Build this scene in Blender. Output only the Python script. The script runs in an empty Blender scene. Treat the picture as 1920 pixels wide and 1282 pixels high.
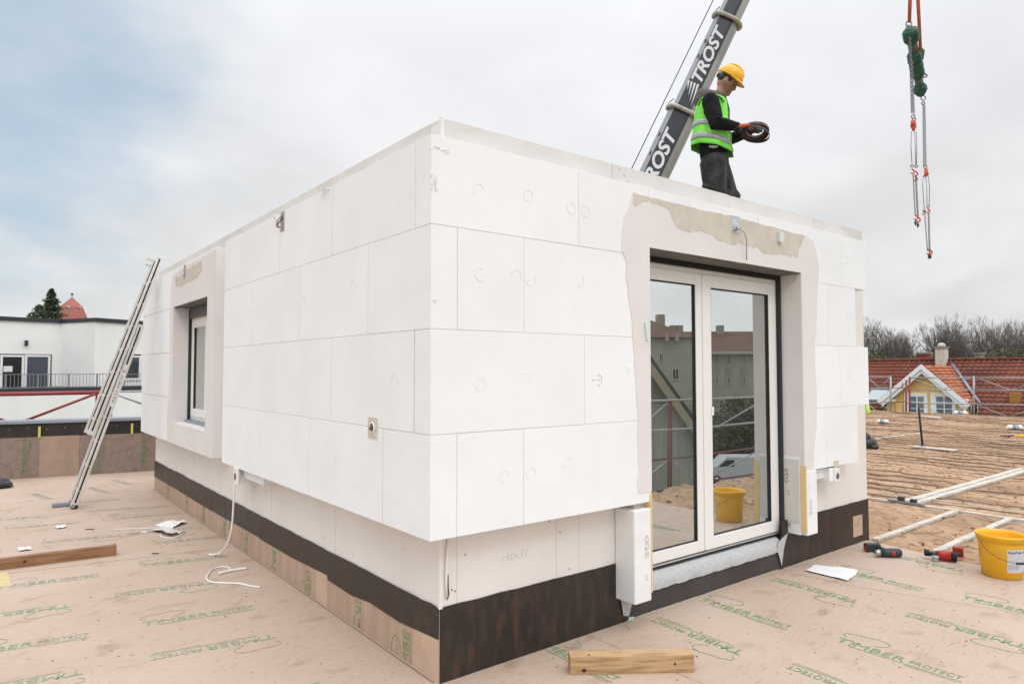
import bpy, bmesh, math, random
import numpy as np
from mathutils import Vector, Matrix
from mathutils.geometry import tessellate_polygon
random.seed(7)
SC = bpy.context.scene
COL = SC.collection
R = math.radians

# ------------------------------------------------------------------ camera
CAM = Vector((-1.8151, -2.895, 1.5419)); YAW = .6650; PIT = .0406; ROL = -.0008; FPX = 1269.4
_f = Vector((math.sin(YAW)*math.cos(PIT), math.cos(YAW)*math.cos(PIT), math.sin(PIT)))
_r = Vector((math.cos(YAW), -math.sin(YAW), 0)); _u = _r.cross(_f)
_c, _s = math.cos(ROL), math.sin(ROL)
CR = _c*_r + _s*_u; CU = -_s*_r + _c*_u; CF = _f
def ray(x, y): return CF + CR*((x-960)/FPX) - CU*((y-641)/FPX)
def dep(x, y, D): return CAM + ray(x, y)*D           # a survey point of the place at depth D
def pl(x, y, ax, v):
    d = ray(x, y); return CAM + d*((v-CAM[ax])/d[ax])
def mir(p, yy=.065): return Vector((p[0], 2*yy-p[1], p[2]))
cam = bpy.data.cameras.new("camera"); camo = bpy.data.objects.new("camera", cam); COL.objects.link(camo)
camo.matrix_world = Matrix(((CR.x, CU.x, -CF.x, CAM.x), (CR.y, CU.y, -CF.y, CAM.y), (CR.z, CU.z, -CF.z, CAM.z), (0, 0, 0, 1)))
cam.sensor_width = 36; cam.lens = FPX/1920*36; cam.clip_start = .05; cam.clip_end = 3000
SC.camera = camo

# ------------------------------------------------------------------ materials
def lin(c):
    if isinstance(c, (tuple, list)) and max(c) > 1.0:
        return tuple(((v/255/12.92) if v/255 <= .04045 else ((v/255+.055)/1.055)**2.4) for v in c)
    return tuple(c)
def sc_(c, k): return tuple(v*k for v in c)
def mk(name, c1, c2=None, scale=6, stretch=(1, 1, 1), rough=.8, bump=0, bscale=60, bstretch=None, metal=0, spec=.4,
       lo=.4, hi=.65, detail=5, coords='Object', rand=0, rvar=0):
    m = bpy.data.materials.new(name); m.use_nodes = True; nt = m.node_tree; N = nt.nodes; L = nt.links
    b = N['Principled BSDF']; c1 = lin(c1)
    b.inputs['Roughness'].default_value = rough; b.inputs['Metallic'].default_value = metal
    b.inputs['Specular IOR Level'].default_value = spec
    tc = N.new('ShaderNodeTexCoord')
    src = tc.outputs[coords]
    if coords == 'World':
        pass
    mp = N.new('ShaderNodeMapping'); mp.inputs['Scale'].default_value = stretch; L.new(src, mp.inputs[0])
    col = None
    if c2 is not None:
        c2 = lin(c2)
        nz = N.new('ShaderNodeTexNoise'); nz.inputs['Scale'].default_value = scale; nz.inputs['Detail'].default_value = detail
        L.new(mp.outputs[0], nz.inputs['Vector'])
        mr = N.new('ShaderNodeMapRange'); mr.inputs[1].default_value = lo; mr.inputs[2].default_value = hi
        L.new(nz.outputs['Fac'], mr.inputs[0])
        mx = N.new('ShaderNodeMix'); mx.data_type = 'RGBA'
        mx.inputs[6].default_value = (*c1, 1); mx.inputs[7].default_value = (*c2, 1)
        L.new(mr.outputs[0], mx.inputs[0]); col = mx.outputs[2]
        if rvar:
            rr = N.new('ShaderNodeMapRange'); rr.inputs[3].default_value = rough; rr.inputs[4].default_value = rough+rvar
            L.new(mr.outputs[0], rr.inputs[0]); L.new(rr.outputs[0], b.inputs['Roughness'])
    if rand:
        oi = N.new('ShaderNodeObjectInfo'); r2 = N.new('ShaderNodeMapRange')
        r2.inputs[3].default_value = 1-rand; r2.inputs[4].default_value = 1+rand*.4
        L.new(oi.outputs['Random'], r2.inputs[0])
        hs = N.new('ShaderNodeHueSaturation'); L.new(r2.outputs[0], hs.inputs['Value'])
        if col: L.new(col, hs.inputs['Color'])
        else: hs.inputs['Color'].default_value = (*c1, 1)
        col = hs.outputs[0]
    if col: L.new(col, b.inputs['Base Color'])
    else: b.inputs['Base Color'].default_value = (*c1, 1)
    if bump:
        mp2 = N.new('ShaderNodeMapping'); mp2.inputs['Scale'].default_value = bstretch or (1, 1, 1); L.new(src, mp2.inputs[0])
        n2 = N.new('ShaderNodeTexNoise'); n2.inputs['Scale'].default_value = bscale; n2.inputs['Detail'].default_value = 4
        L.new(mp2.outputs[0], n2.inputs['Vector'])
        bp = N.new('ShaderNodeBump'); bp.inputs['Strength'].default_value = bump; bp.inputs['Distance'].default_value = .01
        L.new(n2.outputs['Fac'], bp.inputs['Height']); L.new(bp.outputs[0], b.inputs['Normal'])
    return m

M = {}
M['eps'] = mk('eps_foam', (.838, .852, .853), (.805, .818, .82), scale=3, rough=.92, bump=.12, bscale=180, spec=.2, rand=.022)
M['eps_side'] = mk('eps_block', (.81, .825, .82), (.77, .775, .765), scale=8, rough=.9, bump=.1, bscale=150, spec=.2)
M['plaster'] = mk('base_plaster', (.735, .70, .675), (.70, .672, .645), scale=3.2, rough=.95, bump=.18, bscale=90, spec=.15)
M['patch'] = mk('bare_mortar', (.62, .56, .48), (.56, .505, .43), scale=9, rough=.95, bump=.25, bscale=120, spec=.15)
M['gyps'] = mk('gypsum_board', (.77, .735, .70), (.73, .69, .65), scale=2.2, stretch=(1, 1, .4), rough=.9, bump=.05, bscale=80, spec=.2)
M['attic'] = mk('attic_board', (.69, .66, .62), (.63, .60, .56), scale=3, stretch=(1, 1, 2), rough=.9, bump=.08, bscale=60, spec=.2, rand=.04)
M['joint'] = mk('joint_filler', (.56, .55, .53), rough=.9)
M['ply'] = mk('film_faced_board', (.020, .016, .014), (.070, .037, .021), scale=11, stretch=(1.6, 1.6, .5), rough=.40, rvar=.2, bump=.12, bscale=30, lo=.46, hi=.78, detail=9, spec=.45)
M['darkpanel'] = mk('dark_plinth_panel', (.05, .042, .038), (.06, .05, .046), scale=4, rough=.65, bump=.04)
M['tan'] = mk('timber_membrane_wall', (.47, .34, .255), (.40, .28, .205), scale=9, stretch=(1, 1, .12), rough=.7, bump=.08, bscale=60, bstretch=(1, 1, .1))
M['taupe'] = mk('timber_membrane_upstand', (.26, .195, .16), (.21, .155, .125), scale=14, rough=.75, bump=.1, bscale=90)
M['green'] = mk('green_print', (.10, .27, .10), (.20, .33, .17), scale=25, rough=.8, lo=.35, hi=.7)
M['green_floor'] = mk('green_print_worn', (.10, .29, .12), (.27, .31, .20), scale=14, rough=.75, lo=.48, hi=.8, coords='Object')
M['green_left'] = mk('green_print_soft', (.17, .33, .18), (.33, .34, .25), scale=11, rough=.75, lo=.45, hi=.72)
M['green_faint'] = mk('green_print_faded', (.22, .33, .20), (.36, .33, .26), scale=10, rough=.75, lo=.35, hi=.65)
M['pencil'] = mk('pencil', (.34, .33, .31), rough=.9)
M['ring'] = mk('plug_ring', (.745, .75, .745), rough=.95)
M['upvc'] = mk('white_window_profile', (.80, .79, .76), rough=.35, spec=.5)
M['black'] = mk('black_rubber', (.012, .012, .013), rough=.6)
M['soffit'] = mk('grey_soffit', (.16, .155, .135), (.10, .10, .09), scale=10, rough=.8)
M['rail'] = mk('anthracite_rail', (.025, .035, .038), rough=.45)
M['shut'] = mk('grey_shutter', (.13, .13, .14), rough=.5)
M['silver'] = mk('silver_fleece', (.50, .50, .49), (.37, .38, .39), scale=110, stretch=(1, 1, .35), rough=.55, bump=.2, bscale=120)
M['wood'] = mk('weathered_timber', (.31, .165, .08), (.17, .08, .035), scale=5, stretch=(1, 9, 9), rough=.75, bump=.2, bscale=12, bstretch=(1, 12, 12), lo=.4, hi=.7)
M['wood2'] = mk('fresh_timber', (.52, .34, .18), (.30, .17, .075), scale=5, stretch=(1, 6, 10), rough=.75, bump=.4, bscale=12, bstretch=(1, 12, 12), lo=.45, hi=.7)
M['knot'] = mk('timber_knot', (.05, .025, .015), rough=.8)
M['alu'] = mk('aluminium', (.50, .49, .45), (.42, .41, .37), scale=14, stretch=(1, 1, .4), rough=.45, metal=.35, spec=.6)
M['alu2'] = mk('aluminium_side', (.68, .66, .62), (.58, .56, .52), scale=9, rough=.5, metal=.2)
M['galv'] = mk('galvanised_tube', (.42, .43, .43), (.32, .33, .34), scale=8, rough=.5, metal=.4)
M['redtube'] = mk('red_tube', (.30, .05, .045), (.22, .06, .05), scale=6, rough=.55)
M['zinc'] = mk('zinc_coping', (.30, .32, .37), (.24, .26, .31), scale=3, rough=.4, metal=.3)
M['paper'] = mk('white_paper', (.74, .73, .70), rough=.8)
M['yellowp'] = mk('yellow_plastic', (.83, .45, .012), (.70, .40, .05), scale=7, rough=.38, rvar=.3, lo=.52, hi=.75, spec=.5, bump=.04, detail=8)
M['ytape'] = mk('yellow_strip', (.76, .55, .27), rough=.7)
M['whitew'] = mk('neighbour_white_render', (.86, .84, .81), (.82, .80, .77), scale=.6, rough=.9)
M['navy'] = mk('dark_metal_trim', (.03, .035, .045), rough=.45)
M['glassdark'] = mk('dark_window_glass', (.02, .025, .03), rough=.04, spec=.9)
M['glassblue'] = mk('blind_behind_glass', (.07, .085, .11), (.055, .068, .09), scale=1, stretch=(1, 1, 14), rough=.12, spec=.9)
M['brass'] = mk('yellow_bracket', (.55, .50, .12), rough=.5)
M['redplastic'] = mk('red_plastic', (.42, .03, .02), (.33, .03, .02), scale=20, rough=.42)
M['toolgrey'] = mk('tool_grey_green', (.03, .045, .05), rough=.5)
M['toolsteel'] = mk('tool_steel', (.45, .42, .38), rough=.3, metal=.8)
M['steel'] = mk('steel_chain', (.23, .23, .24), rough=.4, metal=.6)

# glass of the building: strongly mirroring coated panes, a little see-through
def glass_mat():
    m = bpy.data.materials.new('coated_glass'); m.use_nodes = True; nt = m.node_tree; N = nt.nodes; L = nt.links
    for n in list(N): N.remove(n)
    o = N.new('ShaderNodeOutputMaterial'); g = N.new('ShaderNodeBsdfGlossy'); t = N.new('ShaderNodeBsdfTransparent')
    g.inputs['Roughness'].default_value = .0; g.inputs['Color'].default_value = (.90, .95, .94, 1)
    t.inputs['Color'].default_value = (.74, .78, .74, 1)
    fr = N.new('ShaderNodeFresnel'); fr.inputs['IOR'].default_value = 1.5
    mr = N.new('ShaderNodeMapRange'); mr.inputs[1].default_value = 0; mr.inputs[2].default_value = 1; mr.inputs[3].default_value = .64; mr.inputs[4].default_value = 1.0
    L.new(fr.outputs[0], mr.inputs[0])
    mx = N.new('ShaderNodeMixShader'); L.new(mr.outputs[0], mx.inputs[0]); L.new(t.outputs[0], mx.inputs[1]); L.new(g.outputs[0], mx.inputs[2])
    df = N.new('ShaderNodeBsdfDiffuse'); df.inputs['Color'].default_value = (.55, .55, .50, 1)      # pale haze mixed into the pane colour to lower the contrast
    nz = N.new('ShaderNodeTexNoise'); nz.inputs['Scale'].default_value = 3.5; nz.inputs['Detail'].default_value = 6; tc = N.new('ShaderNodeTexCoord'); L.new(tc.outputs['Object'], nz.inputs['Vector'])
    dr = N.new('ShaderNodeMapRange'); dr.inputs[1].default_value = .4; dr.inputs[2].default_value = .75; dr.inputs[3].default_value = .035; dr.inputs[4].default_value = .09; L.new(nz.outputs['Fac'], dr.inputs[0])
    m3 = N.new('ShaderNodeMixShader'); L.new(dr.outputs[0], m3.inputs[0]); L.new(mx.outputs[0], m3.inputs[1]); L.new(df.outputs[0], m3.inputs[2])
    L.new(m3.outputs[0], o.inputs[0]); return m
M['glass'] = glass_mat()

# ------------------------------------------------------------------ mesh helper
class MB:
    def __init__(s): s.v = []; s.f = []; s.mi = []; s.sm = []
    def add(s, vs, fs, mi=0, smooth=False):
        b = len(s.v); s.v += [tuple(v) for v in vs]
        for f in fs: s.f.append(tuple(b+i for i in f)); s.mi.append(mi); s.sm.append(smooth)
        return s
    def box(s, a, b, mi=0, mat=None):
        x0, y0, z0 = [min(a[i], b[i]) for i in range(3)]; x1, y1, z1 = [max(a[i], b[i]) for i in range(3)]
        vs = [(x0,y0,z0),(x1,y0,z0),(x1,y1,z0),(x0,y1,z0),(x0,y0,z1),(x1,y0,z1),(x1,y1,z1),(x0,y1,z1)]
        if mat is not None: vs = [mat @ Vector(v) for v in vs]
        return s.add(vs, [(0,3,2,1),(4,5,6,7),(0,1,5,4),(1,2,6,5),(2,3,7,6),(3,0,4,7)], mi)
    def tube(s, pts, r, n=8, mi=0, caps=True, smooth=True):
        pts = [Vector(p) for p in pts]; k = len(pts)
        rs = r if isinstance(r, (list, tuple)) else [r]*k
        vs = []; fs = []
        t0 = (pts[1]-pts[0]).normalized(); up = Vector((0, 0, 1)) if abs(t0.z) < .9 else Vector((1, 0, 0))
        a = t0.cross(up).normalized()
        for i in range(k):
            t = (pts[min(i+1, k-1)]-pts[max(i-1, 0)]).normalized()
            a = (a - t*a.dot(t)).normalized(); b = t.cross(a)
            for j in range(n):
                an = 2*math.pi*j/n; vs.append(pts[i]+(a*math.cos(an)+b*math.sin(an))*rs[i])
        for i in range(k-1):
            for j in range(n):
                fs.append((i*n+j, i*n+(j+1) % n, (i+1)*n+(j+1) % n, (i+1)*n+j))
        if caps: fs.append(tuple(range(n-1, -1, -1))); fs.append(tuple((k-1)*n+j for j in range(n)))
        return s.add(vs, fs, mi, smooth)
    def loft(s, rings, n=20, mi=0, smooth=True, caps=True, p=2.0):
        # ring: (centre, A, B, ra, rb)
        vs = []; fs = []
        for c, A, B, ra, rb in rings:
            c = Vector(c); A = Vector(A); B = Vector(B)
            for j in range(n):
                an = 2*math.pi*j/n; ca, sa = math.cos(an), math.sin(an)
                ca = math.copysign(abs(ca)**(2/p), ca); sa = math.copysign(abs(sa)**(2/p), sa)
                vs.append(c+A*(ra*ca)+B*(rb*sa))
        k = len(rings)
        for i in range(k-1):
            for j in range(n): fs.append((i*n+j, i*n+(j+1) % n, (i+1)*n+(j+1) % n, (i+1)*n+j))
        if caps: fs.append(tuple(range(n-1, -1, -1))); fs.append(tuple((k-1)*n+j for j in range(n)))
        return s.add(vs, fs, mi, smooth)
    def ell(s, c, r, n=14, m=9, mi=0, mat=None):
        c = Vector(c); vs = []; fs = []
        if not isinstance(r, (tuple, list)): r = (r, r, r)
        for i in range(m+1):
            th = math.pi*i/m
            for j in range(n):
                ph = 2*math.pi*j/n
                v = Vector((r[0]*math.sin(th)*math.cos(ph), r[1]*math.sin(th)*math.sin(ph), r[2]*math.cos(th)))
                if mat is not None: v = mat @ v
                vs.append(c+v)
        for i in range(m):
            for j in range(n): fs.append((i*n+j, (i+1)*n+j, (i+1)*n+(j+1) % n, i*n+(j+1) % n))
        return s.add(vs, fs, mi, True)
    def lathe(s, prof, c=(0, 0, 0), n=40, mi=0, smooth=True):
        vs = []; fs = []
        for r, z in prof:
            for j in range(n):
                an = 2*math.pi*j/n; vs.append((c[0]+r*math.cos(an), c[1]+r*math.sin(an), c[2]+z))
        for i in range(len(prof)-1):
            for j in range(n): fs.append((i*n+j, i*n+(j+1) % n, (i+1)*n+(j+1) % n, (i+1)*n+j))
        return s.add(vs, fs, mi, smooth)
    def prism(s, loop, off, mi=0, mis=None):
        # loop of 3-D points, extruded by vector off
        off = Vector(off); n = len(loop); lp = [Vector(p) for p in loop]
        tris = tessellate_polygon([lp]); vs = lp+[p+off for p in lp]
        fs = [tuple(t) for t in tris]+[tuple(n+i for i in reversed(t)) for t in tris]
        s.add(vs, fs, mi)
        s.add(vs, [(i, (i+1) % n, n+(i+1) % n, n+i) for i in range(n)], mi if mis is None else mis)
        return s
    def ribbon(s, pts, w, nrm=(0, 0, 1), mi=0):
        pts = [Vector(p) for p in pts]; nrm = Vector(nrm); vs = []; fs = []
        for i, p in enumerate(pts):
            t = (pts[min(i+1, len(pts)-1)]-pts[max(i-1, 0)]).normalized(); a = t.cross(nrm).normalized()*(w/2)
            vs += [p-a, p+a]
        for i in range(len(pts)-1): fs.append((2*i, 2*i+1, 2*i+3, 2*i+2))
        return s.add(vs, fs, mi)
    def build(s, name, mats, parent=None, origin=None, bevel=0, recalc=True):
        me = bpy.data.meshes.new(name)
        o_ = Vector(origin) if origin is not None else Vector((0, 0, 0))
        me.from_pydata([(v[0]-o_.x, v[1]-o_.y, v[2]-o_.z) for v in s.v], [], s.f)
        if not isinstance(mats, (list, tuple)): mats = [mats]
        for m in mats: me.materials.append(M[m] if isinstance(m, str) else m)
        me.polygons.foreach_set('material_index', s.mi); me.polygons.foreach_set('use_smooth', s.sm)
        if recalc:
            bm = bmesh.new(); bm.from_mesh(me); bmesh.ops.recalc_face_normals(bm, faces=bm.faces); bm.to_mesh(me); bm.free()
        me.update()
        ob = bpy.data.objects.new(name, me); COL.objects.link(ob)
        if parent is not None:
            ob.parent = parent
            if origin is not None: ob.location = o_
        elif origin is not None: ob.location = o_
        if bevel:
            bv = ob.modifiers.new('bevel', 'BEVEL'); bv.width = bevel; bv.segments = 2; bv.limit_method = 'ANGLE'; bv.angle_limit = R(40)
        return ob

def tag(o, label=None, cat=None, group=None, kind=None):
    if label: o['label'] = label
    if cat: o['category'] = cat
    if group: o['group'] = group
    if kind: o['kind'] = kind
    return o
def thing(name, label, cat, loc=(0, 0, 0), rz=0, group=None):
    o = bpy.data.objects.new(name, None); COL.objects.link(o); o.location = loc; o.rotation_euler = (0, 0, rz)
    o.empty_display_size = .1
    return tag(o, label, cat, group)
def copy_thing(src, loc, rot, scale, label, group=None):
    c = src.copy(); COL.objects.link(c); c.location = loc; c.rotation_euler = rot; c.scale = scale
    c['label'] = label
    if group: c['group'] = group
    for ch in list(src.children):
        d = ch.copy(); COL.objects.link(d); d.parent = c
        for g in list(ch.children):
            e = g.copy(); COL.objects.link(e); e.parent = d
    return c

# ------------------------------------------------------------------ lettering
_tc = {}
def glyphs(txt, bold=0.0, shear=0.0, space=1.0):
    key = (txt, bold, shear, space)
    if key in _tc: return _tc[key]
    cu = bpy.data.curves.new('t', 'FONT'); cu.body = txt; cu.size = 1; cu.offset = bold; cu.shear = shear; cu.space_character = space
    cu.resolution_u = 3
    ob = bpy.data.objects.new('t', cu); COL.objects.link(ob)
    dg = bpy.context.evaluated_depsgraph_get(); me = bpy.data.meshes.new_from_object(ob.evaluated_get(dg))
    vs = [tuple(v.co) for v in me.vertices]; fs = [tuple(p.vertices) for p in me.polygons]
    bpy.data.objects.remove(ob); bpy.data.curves.remove(cu); bpy.data.meshes.remove(me)
    xs = [v[0] for v in vs]; x0, x1 = min(xs), max(xs)
    vs = [(v[0]-x0, v[1], 0) for v in vs]
    _tc[key] = (vs, fs, x1-x0); return _tc[key]
def put_text(mb, txt, P, U, V, h, w=None, bold=0, shear=0, mi=0, clip=None):
    """letters: cap height h, total width w; P origin, U reading direction, V letter-up direction"""
    vs, fs, W = glyphs(txt, bold, shear); P = Vector(P); U = Vector(U).normalized(); V = Vector(V).normalized()
    sy = h/.69; sx = (w/W) if w else sy
    mb.add([P+U*(v[0]*sx)+V*(v[1]*sy) for v in vs], fs, mi)
def logo(mb, P, U, V, k=1.0):
    """the membrane print: tree outline, TIMBER PROTECT, underline, address line. P = left end of the baseline"""
    P = Vector(P); U = Vector(U).normalized(); V = Vector(V).normalized()
    put_text(mb, 'T', P+U*.01*k, U, V, .070*k, w=.068*k, bold=.0)
    # the second letter is drawn like a small tree
    b = P+U*.092*k
    mb.ribbon([b+V*.0, b+U*.012*k+V*.04*k], .009*k, U.cross(V)); mb.ribbon([b+U*.012*k+V*.04*k, b-U*.014*k+V*.078*k], .008*k, U.cross(V)); mb.ribbon([b+U*.012*k+V*.04*k, b+U*.034*k+V*.072*k], .008*k, U.cross(V))
    put_text(mb, 'MBER', P+U*.115*k, U, V, .066*k, w=.268*k, bold=-.006)
    put_text(mb, 'PROTECT', P+U*.405*k+V*.008*k, U, V, .048*k, w=.25*k, bold=.0)
    mb.ribbon([P+U*.10*k-V*.018*k, P+U*.665*k-V*.018*k], .0045*k, U.cross(V))
    put_text(mb, 'www.timber-protect.com', P+U*.40*k-V*.042*k, U, V, .014*k, w=.25*k)
    loop = [(.03,.105),(.0,.13),(.0,.165),(.05,.185),(.11,.19),(.17,.205),(.22,.195),(.25,.165),(.245,.135),(.215,.105),(.19,.09)]
    mb.ribbon([P+U*(a*k)+V*(c*k) for a, c in loop], .0045*k, U.cross(V))

def emit(mb, name, mat, parent, planes=(), kill=None):
    """build a print, cut by planes (hidden behind other sheets) or with faces dropped"""
    bmx = bmesh.new(); me_ = bpy.data.meshes.new('x'); me_.from_pydata(mb.v, [], mb.f); bmx.from_mesh(me_); bpy.data.meshes.remove(me_)
    for co, no in planes: bmesh.ops.bisect_plane(bmx, geom=bmx.verts[:]+bmx.edges[:]+bmx.faces[:], plane_co=co, plane_no=no, clear_outer=True)
    if kill: bmesh.ops.delete(bmx, geom=[f for f in bmx.faces if kill(f.calc_center_median())], context='FACES')
    if not bmx.faces: bmx.free(); return
    me2 = bpy.data.meshes.new(name); bmx.to_mesh(me2); bmx.free(); me2.materials.append(M[mat] if isinstance(mat, str) else mat)
    o = bpy.data.objects.new(name, me2); COL.objects.link(o); o.parent = parent; return o
# ------------------------------------------------------------------ world and sun
w = bpy.data.worlds.new("World"); SC.world = w; w.use_nodes = True
nt = w.node_tree; N = nt.nodes; L = nt.links
for n in list(N): N.remove(n)
SUN_EL, SUN_AZ = R(42), None
sun_dir = Vector((-.42, -.80, .80)).normalized()          # towards the sun
out = N.new('ShaderNodeOutputWorld'); bg = N.new('ShaderNodeBackground'); bg.inputs['Strength'].default_value = .1
sky = N.new('ShaderNodeTexSky'); sky.sky_type = 'NISHITA'; sky.sun_disc = False
sky.sun_elevation = math.asin(sun_dir.z); sky.sun_rotation = math.atan2(sun_dir.x, sun_dir.y)
tc = N.new('ShaderNodeTexCoord'); sp = N.new('ShaderNodeSeparateXYZ'); L.new(tc.outputs['Generated'], sp.inputs[0])
# flattened cloud layer: direction divided by its height
def math_(op, a, b=None, c=None):
    n = N.new('ShaderNodeMath'); n.operation = op
    for i, v in enumerate((a, b, c)):
        if v is None: continue
        if isinstance(v, (int, float)): n.inputs[i].default_value = v
        else: L.new(v, n.inputs[i])
    return n.outputs[0]
zc = math_('MAXIMUM', sp.outputs['Z'], 0.0)
den = math_('ADD', zc, .32)
cx = math_('DIVIDE', sp.outputs['X'], den); cy = math_('DIVIDE', sp.outputs['Y'], den)
cb = N.new('ShaderNodeCombineXYZ'); L.new(cx, cb.inputs[0]); L.new(cy, cb.inputs[1])
n1 = N.new('ShaderNodeTexNoise'); n1.inputs['Scale'].default_value = 1.7; n1.inputs['Detail'].default_value = 6; n1.inputs['Roughness'].default_value = .48; n1.inputs['Distortion'].default_value = .35
L.new(cb.outputs[0], n1.inputs['Vector'])
n2 = N.new('ShaderNodeTexNoise'); n2.inputs['Scale'].default_value = 4.0; n2.inputs['Detail'].default_value = 6; n2.inputs['Roughness'].default_value = .5
L.new(cb.outputs[0], n2.inputs['Vector'])
mr = N.new('ShaderNodeMapRange'); mr.interpolation_type = 'SMOOTHSTEP'
mr.inputs[1].default_value = .34; mr.inputs[2].default_value = .64; mr.inputs[3].default_value = 7.3; mr.inputs[4].default_value = 8.5
L.new(n1.outputs['Fac'], mr.inputs[0])
zen = math_('MULTIPLY_ADD', math_('MULTIPLY', zc, math_('MULTIPLY', zc, zc)), 2.5, 1.0)
glow = N.new('ShaderNodeMapRange'); glow.interpolation_type = 'SMOOTHSTEP'; glow.inputs[1].default_value = .25; glow.inputs[2].default_value = 1.0; glow.inputs[3].default_value = 1.0; glow.inputs[4].default_value = 1.38
gd0 = N.new('ShaderNodeVectorMath'); gd0.operation = 'DOT_PRODUCT'; L.new(tc.outputs['Generated'], gd0.inputs[0]); gd0.inputs[1].default_value = Vector((.42, -.86, .30)).normalized(); L.new(gd0.outputs['Value'], glow.inputs[0])
cl = math_('MULTIPLY', math_('MULTIPLY', mr.outputs[0], zen), glow.outputs[0])
cc = N.new('ShaderNodeCombineColor'); L.new(math_('MULTIPLY', cl, .985), cc.inputs[0]); L.new(cl, cc.inputs[1]); L.new(math_('MULTIPLY', cl, math_('MULTIPLY_ADD', zc, .08, 1.0)), cc.inputs[2])
# the gap of blue on the far left
d0 = ray(-130, 40).normalized()
vd = N.new('ShaderNodeVectorMath'); vd.operation = 'DOT_PRODUCT'; L.new(tc.outputs['Generated'], vd.inputs[0]); vd.inputs[1].default_value = d0
gap = N.new('ShaderNodeMapRange'); gap.interpolation_type = 'SMOOTHSTEP'; gap.inputs[1].default_value = .942; gap.inputs[2].default_value = 1.01
L.new(math_('MULTIPLY_ADD', n2.outputs['Fac'], .08, math_('SUBTRACT', vd.outputs['Value'], .035)), gap.inputs[0])
blue = N.new('ShaderNodeMix'); blue.data_type = 'RGBA'; blue.inputs[0].default_value = .72
L.new(sky.outputs[0], blue.inputs[6]); blue.inputs[7].default_value = (4.4, 6.1, 7.5, 1)
mx = N.new('ShaderNodeMix'); mx.data_type = 'RGBA'
L.new(math_('MULTIPLY', gap.outputs[0], .78), mx.inputs[0]); L.new(cc.outputs[0], mx.inputs[6]); L.new(blue.outputs[2], mx.inputs[7])
L.new(mx.outputs[2], bg.inputs[0]); L.new(bg.outputs[0], out.inputs[0])
sl = bpy.data.lights.new('sun', 'SUN'); sl.energy = .5; sl.angle = R(14); sl.color = (1, .98, .955)
so = bpy.data.objects.new('sun', sl); COL.objects.link(so); so.rotation_euler = (-sun_dir).to_track_quat('-Z', 'Y').to_euler(); so.location = (0, 0, 30)
SC.view_settings.view_transform = 'Standard'; SC.view_settings.look = 'None'; SC.view_settings.exposure = 0; SC.view_settings.gamma = 1
SC.cycles.use_denoising = True; SC.cycles.max_bounces = 8; SC.cycles.transparent_max_bounces = 12
try: SC.cycles.denoiser = 'OPENIMAGEDENOISE'
except Exception: pass
# ------------------------------------------------------------------ the rooftop building
W, LN, H, T = 4.56, 6.93, 2.82, .149
Z = [.739, 1.234, 1.734, 2.234, 2.667]
DX0, DX1, DZ0, DZ1 = 1.415, 3.205, .25, 2.292           # door opening
WY0, WY1, WZ0, WZ1 = 3.875, 5.30, .962, 2.232           # window opening
B = thing('rooftop_building', 'white flat-roofed building clad in foam boards with glazed double door, filling the middle', 'building', (0, 0, 0))
rb = random.Random(3)

m = MB()
th = .22
# front wall
m.box((0, 0, -.3), (DX0, th, 2.80)); m.box((DX1, 0, -.3), (W, th, 2.80)); m.box((DX0, 0, DZ1+.02), (DX1, th, 2.80)); m.box((DX0, 0, -.3), (DX1, th, .20))
# left wall
m.box((0, th, -.3), (th, WY0, 2.80)); m.box((0, WY1, -.3), (th, LN, 2.80)); m.box((0, WY0, -.3), (th, WY1, WZ0-.02)); m.box((0, WY0, WZ1+.02), (th, WY1, 2.80))
# right and back walls
m.box((W-th, th, -.3), (W, LN, 2.80)); m.box((th, LN-th, -.3), (W-th, LN, 2.80))
m.build('wall', 'gyps', B)
m = MB(); m.box((th, th, .0), (W-th, LN-th, .19)); m.build('interior_floor', mk('screed', (.30, .28, .25), (.25, .23, .2), 3), B)
m = MB(); m.box((th, th, 2.45), (W-th, LN-th, 2.66)); m.build('roof_slab', mk('roof_felt', (.12, .12, .12), (.2, .2, .19), 3), B)
m = MB(); m.box((2.6, 3.2, .19), (2.72, LN-th, 2.45)); m.box((th, 3.2, .19), (1.5, 3.32, 2.45)); m.build('partition', 'gyps', B)

# attic boards on the parapet (above the foam)
def attic(a, b, nm='parapet_board'):
    mm = MB(); mm.box(a, b); mm.build(nm, 'attic', B, bevel=.0025)
zt0, zt1 = 2.60, H
xs = [0.0, 1.24, 2.478, 3.683, W]
for i in range(4): attic((xs[i]+.0015, -.006, zt0), (xs[i+1]-.0015, .10, zt1-(0.004 if i > 1 else 0)))
ys = [0.0, 1.25, 2.50, 3.74, 4.98, 6.1, LN]
for i in range(6): attic((-.006, ys[i]+(.1 if i == 0 else 0)+.0015, zt0), (.10, ys[i+1]-.0015, zt1-rb.random()*.004))
for a, b in (((W-.1, .1, 2.66), (W, LN, zt1)), ((.1, LN-.1, 2.66), (W-.1, LN, zt1))): attic(a, b)
m = MB(); m.box((-.0085, -.0085, .36), (.012, .012, H+.002)); m.build('corner_trim', 'gyps', B, bevel=.002)

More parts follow.
